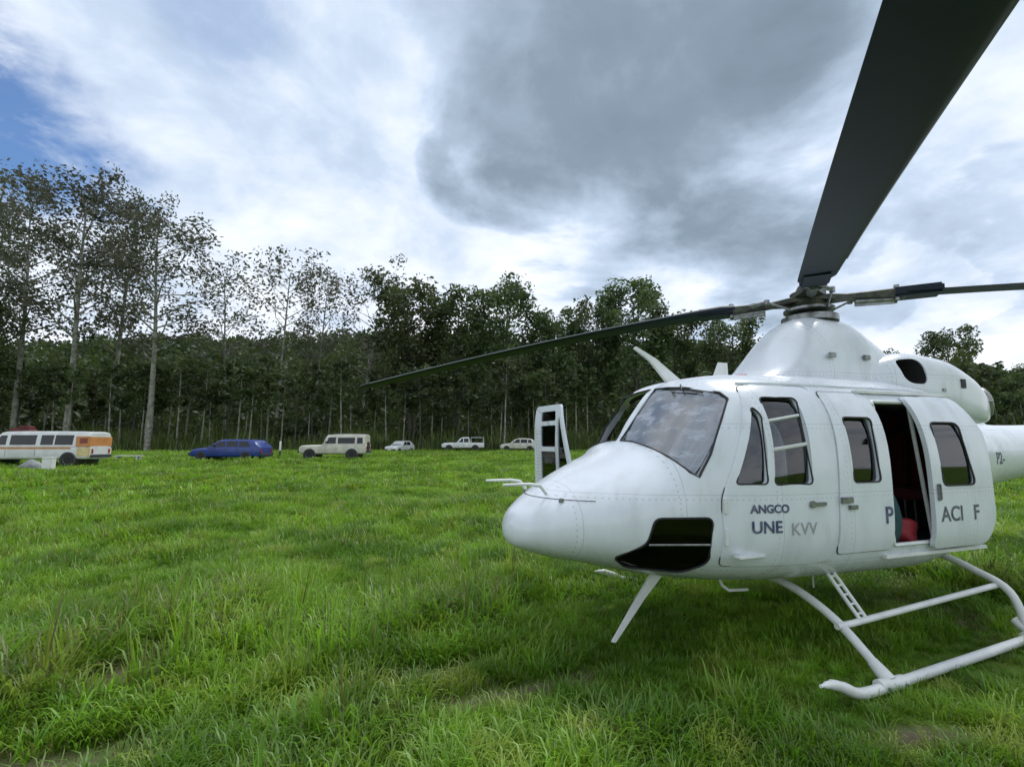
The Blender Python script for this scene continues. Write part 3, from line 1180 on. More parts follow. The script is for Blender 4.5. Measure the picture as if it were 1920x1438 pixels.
# tail boom fittings: stabiliser, fin, tail rotor
for s_ in (1, -1):
    m = MB()
    m.loft([[(8.75 + q[0] * .62 + .12 * k, -s_ * (.22 + 1.1 * k), 1.68 + q[1] * .05) for q in ((0, 0), (.3, 1), (1, 0), (.3, -1))] for k in (0, 1)])
    m.build('stabilizer', 'white', heli, 30)
m = MB()
m.loft([[(11.15 + q[0] * .95, q[1] * .07, 1.95) for q in ((0, 0), (.3, 1), (1, 0), (.3, -1))], [(12.0 + q[0] * .72, q[1] * .05, 3.35) for q in ((0, 0), (.3, 1), (1, 0), (.3, -1))]])
m.build('tail_fin', 'white', heli, 30)
m = MB()
m.tube([(12.3, -.05, 3.15), (12.3, -.34, 3.15)], .06, 12)
tr_ = m.build('tail_rotor_hub', 'hub_dark', heli, 40)
m = MB()
m.box((12.3, -.3, 3.15), (.24, .03, 2.5), Matrix.Rotation(R(25), 3, 'Y'))
m.build('tail_rotor_blade', 'blade_black', tr_, 30, .01)
m = MB()
m.tube([(11.6, 0, 1.8), (12.2, 0, 1.5), (12.6, 0, 1.42)], .025, 8)
m.build('tail_guard', 'gear_white', heli, 50)

# main rotor
HUB = Vector((3.98, 0, 3.42))
PSI = R(-133.8)
rh = MB()
rh.lathe([(.10, 3.16), (.10, 3.30), (.17, 3.31), (.19, 3.36), (.19, 3.49), (.13, 3.52), (.10, 3.58), (.06, 3.60), (0, 3.605)], (3.98, 0, 0), 'z', 24)
hub = rh.build('rotor_hub', 'hub_dark', heli, 35)
m = MB()
m.lathe([(.24, 3.245), (.27, 3.26), (.27, 3.29), (.20, 3.30)], (3.98, 0, 0), 'z', 24)
m.build('swashplate', 'hub_steel', hub, 35)


def frame(psi):
    """along, chordwise (leading) unit vectors for a blade at port-positive angle psi"""
    d = Vector((math.cos(psi), -math.sin(psi), 0))
    return d, Vector((0, 0, 1)).cross(d)


def bz(s):
    return -.70 * (s / 7) ** 1.4


for k in range(4):
    psi = PSI + k * math.pi / 2
    d, l = frame(psi)
    lift = .03 if k % 2 else -.02
    # flexing yoke arm
    m = MB()
    rg = []
    for s, wd, th in ((.08, .17, .05), (.22, .13, .045), (.38, .075, .035), (.60, .085, .045), (.78, .12, .05), (.92, .12, .05)):
        c = HUB + d * s + Vector((0, 0, bz(s) + lift))
        rg.append([c + l * a * wd + Vector((0, 0, b * th)) for a, b in ((1, .6), (.6, 1), (-.6, 1), (-1, .6), (-1, -.6), (-.6, -1), (.6, -1), (1, -.6))])
    m.loft(rg)
    arm = m.build('yoke_arm', 'hub_dark', hub, 35)
    # cuff, damper and bearing
    m = MB()
    c = HUB + d * .56 + Vector((0, 0, bz(.56) + lift))
    m.tube([c - d * .10 - Vector((0, 0, .06)), c + d * .26 - Vector((0, 0, .075))], .05, 10)
    m.build('lead_lag_damper', 'hub_steel', arm, 40)
    m = MB()
    for q in (-.07, .07):
        b0 = HUB + d * .84 + l * q + Vector((0, 0, bz(.84) + lift))
        m.tube([b0 - Vector((0, 0, .085)), b0 + Vector((0, 0, .085))], .026, 10)
    m.build('blade_bolt', 'hub_steel', arm, 40)
    # pitch horn and link
    m = MB()
    ph = HUB + d * .44 + l * .20 + Vector((0, 0, bz(.44) - .02))
    m.tube([HUB + d * .62 + l * .07 + Vector((0, 0, -.03)), ph], [.035, .022], 8)
    m.tube([ph, HUB + d * .20 + l * .17 + Vector((0, 0, -.15))], .014, 8)
    m.tube([ph - Vector((0, 0, .03)), ph + Vector((0, 0, .03))], .03, 8)
    m.build('pitch_link', 'hub_steel', arm, 40)
    # blade
    rg = []
    NB = 40
    af = [(1, 0), (.93, .42), (.80, .72), (.55, 1), (.2, .88), (-.3, .55), (-.7, .28), (-1, .06), (-1, -.06), (-.7, -.18), (-.3, -.3), (.2, -.45), (.55, -.5), (.8, -.45), (.93, -.3)]
    for i in range(NB + 1):
        s = .80 + 6.2 * i / NB
        ch = .18
        root = min(1, max(.0, (s - .80) / .16))
        ch *= .62 + .38 * root
        tip = max(0, (s - 6.75) / .25)
        ch *= 1 - .25 * tip * tip
        thk = .036 * (1 + .5 * (1 - min(1, (s - .8) / .9)))
        tw = R(7 - 9 * s / 7)
        c = HUB + d * s + l * .02 + Vector((0, 0, bz(s) + lift * (1 - min(1, s / 2))))
        rg.append([c + l * (a * ch * math.cos(tw) - b * thk * math.sin(tw)) + Vector((0, 0, a * ch * math.sin(tw) + b * thk * math.cos(tw))) for a, b in af])
    m = MB()
    m.loft(rg)
    bl = m.build('rotor_blade', 'blade_black', heli, 40)
    m = MB()
    for s0, s1, e_ in ((5.55, 6.35, .045),):
        c0 = HUB + d * s0 + Vector((0, 0, bz(s0)))
        c1 = HUB + d * s1 + Vector((0, 0, bz(s1)))
        m.loft([[c + l * a + Vector((0, 0, b + .005)) for a, b in ((-.14, .006), (-.16 - e_, .003), (-.16 - e_, -.003), (-.14, -.006))] for c in (c0, c1)])
    m.build('trim_tab', 'blade_black', bl, 30)
    m = MB()
    m.tube([HUB + d * q_ + l * .197 + Vector((0, 0, bz(q_) + .18 * math.sin(R(7 - 9 * q_ / 7)))) for q_ in [1.6 + .27 * i_ for i_ in range(20)]], .0075, 6)
    m.build('erosion_strip', 'blade_edge', bl, 50)
    m = MB()
    c0 = HUB + d * 1.02 + Vector((0, 0, bz(1.02) + lift * .5))
    m.box(c0 + Vector((0, 0, .0)), (.44, .27, .105), Matrix((d, l, (0, 0, 1))).transposed())
    m.build('root_doubler', 'blade_black', bl, 30, .02)

# landing gear


def sk_y(x):
    return 1.56 - (x - 2.2) * .095


def spath(pts, n=6):
    """Catmull-Rom through points"""
    P = [Vector(p) for p in pts]
    P = [P[0] * 2 - P[1]] + P + [P[-1] * 2 - P[-2]]
    out = []
    for i in range(1, len(P) - 2):
        for k in range(n):
            t = k / n
            a, b, c, d_ = P[i - 1:i + 3]
            out.append(.5 * ((2 * b) + (c - a) * t + (2 * a - 5 * b + 4 * c - d_) * t * t + (3 * b - a - 3 * c + d_) * t ** 3))
    out.append(P[-2])
    return out


for s_ in (1, -1):
    m = MB()
    pth = [(1.90, .075), (2.02, .062), (2.14, .02), (2.28, -.045), (2.45, -.066), (2.8, -.066), (3.6, -.066), (4.6, -.066), (5.35, -.066), (5.5, -.05)]
    m.tube(spath([(x, -s_ * sk_y(x), z) for x, z in pth], 4), [.012] * 2 + [.024] * 2 + [.034] * 4 + [.038] * 29, 12)
    sk = m.build('skid_tube', 'gear_white', heli, 50)
    for x in (2.68, 4.88):
        m = MB()
        m.tube([(x - .13, -s_ * sk_y(x), -.058), (x + .13, -s_ * sk_y(x), -.058)], .048, 12)
        m.tube([(x, -s_ * (sk_y(x) - .13), .05), (x, -s_ * (sk_y(x) - .01), -.045)], [.040, .056], 12)
        sdl = m.build('saddle', 'gear_white', sk, 40)
        for dx in (-.09, .09):
            m = MB()
            m.tube([(x + dx, -s_ * (sk_y(x) + .045), -.058), (x + dx, -s_ * (sk_y(x) + .062), -.058)], .012, 6)
            m.build('bolt', 'hub_steel', sdl, 30)
    m = MB()
    m.tube([(2.62, -s_ * 1.16, .235), (2.8, -s_ * 1.16, .24), (4.75, -s_ * 1.07, .325), (4.95, -s_ * 1.06, .33)], .027, 10)
    stp = m.build('boarding_step', 'gear_white', heli, 50)
    for dx in (0, .075):
        m = MB()
        m.tube([(2.82 + dx, -s_ * .93, .60), (2.90 + dx, -s_ * 1.15, .25)], .017, 8)
        m.build('step_brace', 'gear_white', stp, 50)
    for j in range(5):
        m = MB()
        t_ = .12 + .19 * j
        a_ = Vector((2.82, -s_ * .93, .60)).lerp(Vector((2.90, -s_ * 1.15, .25)), t_)
        m.tube([a_, a_ + Vector((.075, 0, .0))], .010, 6)
        m.build('step_rung', 'gear_white', stp, 50)
for x in (2.68, 4.88):
    m = MB()
    ye = sk_y(x)
    zt_ = .43 if x < 3 else .52
    half = [(x, ye - .03, -.03), (x, 1.16, .225 if x < 3 else .30), (x, .88, .36 if x < 3 else .44), (x, .62, zt_), (x, .3, zt_ + .03)]
    pts = [(a, -b, c) for a, b, c in half] + [(x, 0, zt_ + .035)] + [(a, b, c) for a, b, c in half[::-1]]
    m.tube(spath(pts, 6), .035, 12)
    m.build('cross_tube', 'gear_white', heli, 50)


# things lying in the cabin
def sack(name, loc, size, mat, label, cat, seed):
    rr = random.Random(seed)
    bm = bmesh.new()
    bmesh.ops.create_icosphere(bm, subdivisions=3, radius=1)
    ph = [rr.uniform(0, 6) for _ in range(6)]
    for v in bm.verts:
        c = v.co
        k = 1 + .10 * math.sin(c.x * 4 + ph[0]) * math.sin(c.y * 5 + ph[1]) + .07 * math.sin(c.z * 7 + ph[2] + c.x * 3)
        q = [math.copysign(abs(e) ** .72, e) for e in c]
        v.co = Vector((q[0] * size[0] / 2 * k, q[1] * size[1] / 2 * k, max(q[2], -.85) * size[2] / 2 * k))
    z0 = min(v.co.z for v in bm.verts)
    for v in bm.verts:
        v.co.z -= z0
    me = bpy.data.meshes.new(name)
    bm.to_mesh(me)
    bm.free()
    me.materials.append(MATS[mat])
    o = link(name, me, None, 70, 0, False)
    x, p, z = loc
    o.location = (HEX + x * HC + p * HS, HEY + x * HS - p * HC, z + HZ)
    o.rotation_euler = (0, 0, HTH + rr.uniform(-.2, .2))
    tag(o, label, cat)
    m = MB()
    hx, hz = size[0] * .25, size[2] * .92
    m.tube(spath([(-hx, 0, hz * .9), (-hx * .6, 0, hz * 1.15), (hx * .6, 0, hz * 1.15), (hx, 0, hz * .9)], 5), .012, 6)
    m.build('carry_strap', 'seal_black', o, 50)
    return o


sack('kit_bag', (3.70, .98, .79), (.24, .26, .26), 'bag_red', 'red bag on the cabin floor in the open cargo doorway', 'bag', 1)
sack('duffel_bag', (3.50, 1.0, .79), (.20, .22, .50), 'bag_teal', 'teal upright bag at the front edge of the cargo doorway', 'bag', 2)
sack('stuff_sack', (3.56, .80, .79), (.24, .26, .42), 'seat_grey', 'dark grey sack behind the teal bag inside the cargo doorway', 'sack', 5)
sack('rucksack', (3.72, .62, 1.24), (.36, .36, .50), 'bag_olive', 'olive rucksack on a seat inside the cargo doorway', 'rucksack', 3)


# ------------------------------------------------------------------ vehicles by the wood
def ground_at(u, d):
    x = (u - 960) / F_PX * d
    return x, d, float(gz(x, d))


def vring(x, zb, zt, wd, e=5, n=28):
    return ring(x, 0, n, (zt, zb, wd, (zb + zt) / 2, e, e))


def wheel(root, x, y, r, wd=.2):
    m = MB()
    s = 1 if y > 0 else -1
    m.lathe([(r * .6, -wd / 2), (r * .93, -wd / 2), (r, -wd / 4), (r, wd / 4), (r * .93, wd / 2), (r * .6, wd / 2)], (x, y, r), 'y', 20)
    wh = m.build('wheel', 'car_tyre', root, 40)
    m = MB()
    m.lathe([(.03, s * wd * .30), (r * .3, s * wd * .34), (r * .55, s * wd * .42), (r * .62, s * wd * .53), (r * .62, s * wd * .2)], (x, y, r), 'y', 16)
    m.build('rim', 'car_rim', wh, 40)


def vehicle(name, label, cat, u, d, yaw, body, cabin, sidewins, mat, wheels, r=.36, W=.85, tum=.10, front=None, rear=None, extras=None, cab_mat=None, group=None, sink=0.0):
    """front of the vehicle points to -x; body/cabin: (x, bottom, top) stations"""
    x, y, z = ground_at(u, d)
    root = empty(name, (x, y, z - sink), yaw)
    tag(root, label, cat, group)
    m = MB()
    fb = [pchip([b[0] for b in body], [b[j] for b in body]) for j in (1, 2)]
    x0, x1 = body[0][0], body[-1][0]
    rg = []
    for i in range(31):
        xx = x0 + (x1 - x0) * i / 30
        e_ = min(1, (xx - x0) / .35 + .86, (x1 - xx) / .25 + .92)
        rg.append(vring(xx, fb[0](xx), fb[1](xx), W * e_, 7))
    m.loft(rg)
    for wx in wheels:
        m.lathe([(r * 1.18, -W - .012), (r * 1.18, W + .012)], (wx, 0, r), 'y', 22, 1)
    m.build('body', [mat, 'car_trim'], root, 30)
    if cabin:
        fc = [pchip([b[0] for b in cabin], [b[j] for b in cabin]) for j in (1, 2)]
        c0, c1 = cabin[0][0], cabin[-1][0]
        m = MB()
        rg = []
        for i in range(25):
            xx = c0 + (c1 - c0) * i / 24
            zb, zt = fc[0](xx), fc[1](xx)
            pts = []
            for a, b in ((1, 0), (1, .5), (.97, .85), (.88, 1), (-.88, 1), (-.97, .85), (-1, .5), (-1, 0)):
                zz_ = zb + (zt - zb) * b
                pts.append((xx, a * (W * .97 - tum * max(0, zz_ - body[len(body) // 2][2]) / .7), zz_))
            rg.append(pts)
        m.loft(rg)
        cab = m.build('cabin', cab_mat or mat, root, 30)

        def wside(zz_):
            return W * .97 - tum * max(0, zz_ - body[len(body) // 2][2]) / .7
        for (a0, a1, zl, zh, sl0, sl1) in sidewins:
            for s in (-1, 1):
                m = MB()
                q = [(a0, zl), (a1, zl), (a1 + sl1, zh), (a0 + sl0, zh)]
                n = len(q)
                m.add([(a, s * (wside(b) - .02), b) for a, b in q] + [(a, s * (wside(b) + .008), b) for a, b in q],
                      [(0, 1, 2, 3), (4, 5, 6, 7)] + [(i, (i + 1) % 4, 4 + (i + 1) % 4, 4 + i) for i in range(4)])
                m.build('window', 'car_glass', cab, 0)
    for wx in wheels:
        for s in (-1, 1):
            wheel(root, wx, s * (W - .08), r)
    zf = fb[1](x0 + .1)
    for s in (-1, 1):
        m = MB()
        m.lathe([(.085, 0), (.085, -.04), (.05, -.055), (0, -.058)], (x0 + .01, s * (W * .66), fb[0](x0) + .62 * (zf - fb[0](x0))), 'x', 14)
        m.build('headlight', 'lens_clear', root, 40)
        m = MB()
        m.box((x1 - .0, s * W * .74, fb[0](x1) + .6 * (fb[1](x1) - fb[0](x1))), (.04, .12, .24))
        m.build('tail_light', 'lamp_red', root, 0)
    for xx in (x0 - .05, x1 + .04):
        m = MB()
        m.box((xx, 0, fb[0](x0) + .12), (.10, W * 1.8, .16))
        m.build('bumper', 'car_trim', root, 30, .02)
    if cabin:
        for s in (-1, 1):
            xm = sidewins[0][0] + .02
            m = MB()
            m.box((xm, s * (W + .10), sidewins[0][2] + .10), (.06, .16, .13))
            m.tube([(xm, s * (W - .06), sidewins[0][2] + .02), (xm, s * (W + .06), sidewins[0][2] + .08)], .014, 5)
            m.build('mirror', 'car_trim', root, 30)
            for a0 in (sidewins[0][0] - .06, sidewins[0][1] + .05, sidewins[1][1] + .04):
                m = MB()
                m.box((a0, s * (W - .002), (fb[0](a0) + fb[1](a0)) / 2 + .04), (.014, .012, (fb[1](a0) - fb[0](a0)) * .62))
                m.build('door_seam', 'car_trim', root, 0)
        m = MB()
        m.box((x0 - .105, 0, fb[0](x0) + .14), (.01, .46, .11))
        m.build('number_plate', 'plastic_white', root, 0)
    if extras:
        extras(root)
    return root


def windscreen(root, x0, z0, x1, z1, wd, mat='car_glass', name='windscreen'):
    n = Vector((-(z1 - z0), 0, (x1 - x0))).normalized() * .012
    m = MB()
    q = [Vector((x0, -wd, z0)), Vector((x0, wd, z0)), Vector((x1, wd * .92, z1)), Vector((x1, -wd * .92, z1))]
    m.add([p - n for p in q] + [p + n for p in q], [(0, 1, 2, 3), (7, 6, 5, 4)] + [(i, (i + 1) % 4, 4 + (i + 1) % 4, 4 + i) for i in range(4)])
    m.build(name, mat, root, 0)


def bus_extra(root):
    windscreen(root, -2.03, 1.18, -1.80, 1.68, .74)
    m = MB()
    m.box((2.76, 0, 1.38), (.74, 1.76, .58))
    q = m.build('rear_panel', 'car_orange', root, 30, .03)
    m = MB()
    m.box((2.82, 0, 1.42), (.42, 1.78, .30))
    m.build('rear_window', 'car_red', q, 30, .01)
    m = MB()
    m.box((2.80, 0, .80), (.68, 1.745, .52))
    m.build('yellow_panel', 'car_yellow', root, 30, .03)
    m = MB()
    m.box((.2, 0, 1.02), (3.9, 1.745, .10))
    m.build('side_stripe', 'car_orange', root, 0)


BUS = vehicle('minibus', 'long white minibus with bonnet and orange and yellow rear end, far left', 'minibus', 88, 28.4, R(4),
              [(-3.1, .45, .95), (-2.9, .40, 1.05), (-2.0, .38, 1.12), (-1.5, .38, 1.15), (3.0, .38, 1.15), (3.15, .42, 1.12)],
              [(-2.1, 1.10, 1.14), (-1.78, 1.10, 1.80), (-1.5, 1.10, 1.93), (0, 1.1, 1.96), (2.6, 1.1, 1.95), (3.05, 1.1, 1.90), (3.12, 1.1, 1.86)],
              [(-1.85, -1.30, 1.2, 1.72, .22, 0), (-1.1, .25, 1.2, 1.74, 0, 0), (.50, 1.15, 1.2, 1.74, 0, 0), (1.25, 2.2, 1.2, 1.74, 0, 0)],
              'car_white', (-2.3, 2.05), .37, .86, .10, extras=bus_extra)


def cruiser_extra(root):
    windscreen(root, -.80, 1.20, -.62, 1.66, .66)
    m = MB()
    m.tube([(2.38, -.1, 1.0), (2.46, -.1, 1.0)], .36, 18)
    m.build('spare_wheel', 'car_tyre', root, 40)
    m = MB()
    for y in (-.6, 0, .6):
        m.tube([(-.3, y, 1.98), (2.2, y, 1.98)], .015, 6)
    for x in (-.3, .5, 1.3, 2.2):
        m.tube([(x, -.6, 1.98), (x, .6, 1.98)], .015, 6)
    m.build('roof_rack', 'car_trim', root, 40)
    m = MB()
    m.tube([(-.75, -.78, 1.1), (-.72, -.80, 1.9)], .03, 8)
    m.build('snorkel', 'car_trim', root, 40)


vehicle('off_road_wagon', 'boxy white off-road wagon in front of the wood between the blue car and helicopter', 'wagon', 634, 38, R(3),
        [(-2.55, .50, .98), (-2.35, .45, 1.08), (-.9, .42, 1.14), (-.4, .42, 1.18), (2.3, .42, 1.18), (2.4, .45, 1.15)],
        [(-.85, 1.12, 1.16), (-.62, 1.12, 1.70), (-.45, 1.12, 1.86), (1, 1.12, 1.93), (2.1, 1.12, 1.92), (2.34, 1.12, 1.84)],
        [(-.55, .15, 1.22, 1.68, .16, 0), (.30, 1.55, 1.22, 1.66, 0, 0), (1.72, 2.15, 1.22, 1.66, 0, -.03)],
        'car_cream', (-1.75, 1.35), .39, .84, .10, extras=cruiser_extra)

vehicle('blue_car', 'low dark blue estate car in long grass between minibus and white wagon', 'car', 440, 34, R(-4),
        [(-2.5, .35, .66), (-2.25, .30, .82), (-1.1, .28, .94), (-.5, .28, .97), (2.2, .28, 1.0), (2.45, .32, .95)],
        [(-1.25, .9, .94), (-.55, .9, 1.38), (-.1, .9, 1.47), (1.2, .9, 1.47), (1.9, .9, 1.38), (2.38, .9, .97)],
        [(-.85, -.02, .98, 1.34, .38, 0), (.08, .85, .98, 1.36, 0, 0), (.97, 1.75, .98, 1.34, 0, -.22)],
        'car_blue', (-1.62, 1.5), .31, .84, .14, extras=lambda r: windscreen(r, -1.17, .99, -.62, 1.36, .68))


def pick_extra(root):
    windscreen(root, -.62, 1.06, -.22, 1.52, .66)
    m = MB()
    for y in (-.78, .78):
        m.tube([(.95, y, .95), (.95, y, 1.58), (2.35, y, 1.58), (2.35, y, .95)], .03, 8)
    m.tube([(.95, -.78, 1.58), (.95, .78, 1.58)], .03, 8)
    m.tube([(2.35, -.78, 1.58), (2.35, .78, 1.58)], .03, 8)
    m.build('cargo_frame', 'car_white', root, 40)


vehicle('pickup', 'small white pickup with open tray frame near the middle of the wood edge', 'pickup', 868, 56, R(6),
        [(-2.3, .45, .85), (-2.1, .42, .98), (-.8, .40, 1.02), (.8, .40, 1.02), (2.35, .42, 1.0), (2.4, .45, .98)],
        [(-.7, .95, 1.0), (-.2, .95, 1.52), (.1, .95, 1.62), (.7, .95, 1.60), (.85, .95, 1.1)],
        [(-.38, .05, 1.05, 1.48, .26, 0), (.14, .66, 1.05, 1.48, 0, 0)],
        'car_white', (-1.5, 1.4), .36, .82, .10, extras=pick_extra)
vehicle('hatchback', 'pale grey-white car parked at the wood edge just left of the open crew door', 'car', 974, 56, R(-8),
        [(-2.1, .35, .70), (-1.9, .32, .84), (-.9, .30, .95), (1.9, .30, .98), (2.05, .34, .93)],
        [(-1.0, .9, .95), (-.3, .9, 1.42), (.2, .9, 1.50), (1.2, .9, 1.46), (1.98, .9, .96)],
        [(-.6, .12, .98, 1.38, .36, 0), (.22, .95, .98, 1.38, 0, 0), (1.05, 1.5, .98, 1.34, 0, -.14)],
        'car_cream', (-1.35, 1.25), .31, .80, .14, extras=lambda r: windscreen(r, -.93, .99, -.38, 1.38, .66))
vehicle('parked_car', 'small white car half hidden in tall grass between white wagon and pickup', 'car', 752, 56.5, R(70),
        [(-2.0, .35, .72), (-1.8, .32, .86), (-.8, .30, .96), (1.8, .30, .98), (1.95, .34, .93)],
        [(-.9, .9, .95), (-.2, .9, 1.38), (.2, .9, 1.46), (1.1, .9, 1.44), (1.85, .9, .96)],
        [(-.5, .15, .98, 1.36, .34, 0), (.25, .95, .98, 1.36, 0, 0)],
        'car_white', (-1.3, 1.2), .30, .78, .14, extras=lambda r: windscreen(r, -.83, .99, -.28, 1.34, .62), sink=.28)

# small things in the grass
x, y, z = ground_at(50, 29.3)
m = MB()
m.box((0, 0, .10), (1.1, .7, .20), taper=.86)
m.box((.12, .05, .26), (.7, .5, .14), taper=.8)
bnd = m.build('roof_bundle', 'cloth_red', None, 40, .05)
bnd.location = (BUS.location.x - 1.15, BUS.location.y - .1, BUS.location.z + 1.945)
bnd.rotation_euler = (0, 0, R(8))
tag(bnd, 'dark red wrapped bundle lying on the roof of the minibus', 'bundle')
m = MB()
m.tube([(-.3, -.36, .34), (-.3, -.36, .345), (-.3, .36, .345)], .01, 5)
m.build('lashing_strap', 'seal_black', bnd, 40)

x, y, z = ground_at(102, 25.6)
jb = empty('storage_box', (x, y, z), R(12))
tag(jb, 'white upright plastic box on the grass in front of the minibus', 'box')
m = MB()
m.box((0, 0, .30), (.42, .36, .60), taper=1.04)
m.build('box_body', 'plastic_white', jb, 30, .02)
m = MB()
m.box((0, 0, .635), (.47, .41, .07))
m.build('lid', 'plastic_white', jb, 30, .02)
x, y, z = ground_at(72, 26)
m = MB()
rr_ = random.Random(4)
rgs = []
for i in range(13):
    a = -0.75 + 1.5 * i / 12
    hgt = .62 * max(.12, 1 - (a / .8) ** 2) * rr_.uniform(.82, 1.1)
    rgs.append([(a, math.cos(t_) * .34 * rr_.uniform(.85, 1.15) * max(.3, 1 - (a / .9) ** 4), max(0, math.sin(t_)) * hgt - .02) for t_ in [math.pi * 2 * k / 14 for k in range(14)]])
m.loft(rgs)
tp = m.build('tarpaulin_heap', 'cloth_grey', None, 60)
tp.location = (x, y, z)
tag(tp, 'crumpled grey tarpaulin heap beside the white box and minibus', 'tarpaulin')

x, y, z = ground_at(249, 33)
bn = empty('low_bench', (x, y, z), R(-3))
tag(bn, 'low white bench in the grass between minibus and blue car', 'bench')
for k in range(3):
    m = MB()
    m.box((0, -.16 + .16 * k, .42), (1.75, .14, .045))
    m.build('seat_plank', 'plastic_white', bn, 0)
for sx in (-.7, .7):
    m = MB()
    m.box((sx, 0, .19), (.08, .42, .40))
    m.build('leg', 'plastic_white', bn, 0)
x, y, z = ground_at(529, 40)
po = empty('marker_post', (x, y, z))
tag(po, 'short white marker post with black foot beside the blue car', 'post')
m = MB()
m.tube([(0, 0, .55), (0, 0, 1.25), (0, 0, 1.30)], [.075, .075, .05], 10)
m.build('post_top', 'plastic_white', po, 30)
m = MB()
m.tube([(0, 0, 0), (0, 0, .55)], .072, 10)
m.build('post_foot', 'car_trim', po, 30)

# ------------------------------------------------------------------ trees
def leaf_quads(m, c, rad, n, size, rr, flat=.8, mi=1):
    for _ in range(n):
        while True:
            p = Vector((rr.uniform(-1, 1), rr.uniform(-1, 1), rr.uniform(-1, 1)))
            if p.length < 1:
                break
        p = Vector((p.x * rad, p.y * rad, p.z * rad * flat)) + c
        a = Vector((rr.gauss(0, 1), rr.gauss(0, 1), rr.gauss(0, .6))).normalized()
        b = a.cross(Vector((rr.gauss(0, 1), rr.gauss(0, 1), rr.gauss(0, 1)))).normalized()
        s = size * rr.uniform(.6, 1.3)
        a, b = a * s, b * s * .55
        m.add([p - a, p - b * .8 + a * .1, p + a, p + b + a * .15], [(0, 1, 2, 3)])


def tree_meshes(seed, H, base, spread, rad0, nlimb, clump, nleaf, leafsize, lean=.03, bark='bark_pale', leaf='leaf_grey', round_=.5):
    rr = random.Random(seed)
    tm, cm_ = MB(), MB()
    pts, rad = [], []
    off = Vector((0, 0, 0))
    dirn = Vector((rr.uniform(-lean, lean), rr.uniform(-lean, lean), 0))
    NP = 12
    for i in range(NP + 1):
        t_ = i / NP
        pts.append(Vector((0, 0, H * .94 * t_ - .3)) + off)
        rad.append(rad0 * (1 - .88 * t_) + .02)
        dirn += Vector((rr.uniform(-.02, .02), rr.uniform(-.02, .02), 0))
        off += dirn * H / NP
    tm.tube(pts, rad, 8)

    def at(t_):
        f = t_ * NP
        i = min(int(f), NP - 1)
        return pts[i].lerp(pts[i + 1], f - i)
    for k in range(nlimb):
        t_ = base + (1 - base) * ((k + rr.random() * .8) / nlimb) ** .9
        p = at(min(t_, .985))
        az = k * 2.4 + rr.uniform(-.6, .6)
        h_ = (t_ - base) / (1 - base)
        ln = spread * (1 - abs(h_ - round_) ** 1.6 * 1.1) * rr.uniform(.65, 1.2)
        up = rr.uniform(.25, .9)
        d1 = Vector((math.cos(az), math.sin(az), up)).normalized()
        mid = p + d1 * ln * .5
        d2 = (d1 + Vector((rr.uniform(-.4, .4), rr.uniform(-.4, .4), rr.uniform(.0, .5)))).normalized()
        end = mid + d2 * ln * .5
        r1 = rad0 * (.42 - .25 * h_)
        tm.tube([p, mid, end], [r1, r1 * .6, r1 * .22], 5)
        tips = [end, mid.lerp(end, .5)]
        for j in range(rr.randint(3, 4)):
            q = mid.lerp(end, rr.uniform(.1, .9))
            d3 = (d2 + Vector((rr.uniform(-1, 1), rr.uniform(-1, 1), rr.uniform(-.3, .9)))).normalized()
            e3 = q + d3 * ln * rr.uniform(.25, .5)
            tm.tube([q, e3], [r1 * .3, r1 * .1], 4)
            tips.append(e3)
        for q in tips:
            leaf_quads(cm_, q, clump * rr.uniform(.6, 1.25), int(nleaf * rr.uniform(.5, 1.3)), leafsize, rr)
    leaf_quads(cm_, at(.99), clump, nleaf, leafsize, rr)
    a, b = tm.mesh('trunk', bark), cm_.mesh('crown', leaf)
    finish(a, 60, False)
    finish(b, 0, False)
    return a, b


T_KINDS = {
    'tall_a': tree_meshes(11, 30, .40, 6.4, .36, 30, 1.6, 30, .25),
    'tall_b': tree_meshes(12, 30, .40, 6.2, .34, 30, 1.65, 30, .25, .05),
    'tall_c': tree_meshes(13, 30, .38, 6.8, .38, 30, 1.55, 30, .25, .04),
    'thin_a': tree_meshes(14, 24, .42, 5.4, .22, 24, 1.6, 16, .24, .05),
    'thin_b': tree_meshes(15, 24, .40, 5.2, .20, 24, 1.6, 15, .24, .06),
    'full_a': tree_meshes(16, 20, .35, 5.4, .36, 28, 1.6, 46, .30, .03, 'bark_dark', 'leaf_green'),
    'full_b': tree_meshes(17, 20, .32, 5.8, .36, 28, 1.7, 46, .30, .04, 'bark_dark', 'leaf_green'),
    'full_c': tree_meshes(18, 20, .38, 5.0, .34, 26, 1.5, 44, .30, .05, 'bark_dark', 'leaf_green'),
}
T_H = {'tall': 30, 'thin': 24, 'full': 20}


def tree(kind, u, vtop, d, label, rz, wide=1.0, group='trees standing along the edge of the wood'):
    x, y, z = ground_at(u, d)
    top = CAM_H + (HORIZON - vtop) / F_PX * d
    s = (top - z) / (T_H[kind.split('_')[0]] * 1.02)
    t_, c_ = T_KINDS[kind]
    o = empty('tree', (x, y, z - .15), rz)
    o.scale = (s * wide, s * wide, s)
    tag(o, label, 'tree', group)
    for nm, me in (('trunk', t_), ('crown', c_)):
        q = bpy.data.objects.new(nm, me)
        COL.objects.link(q)
        q.parent = o
    return o


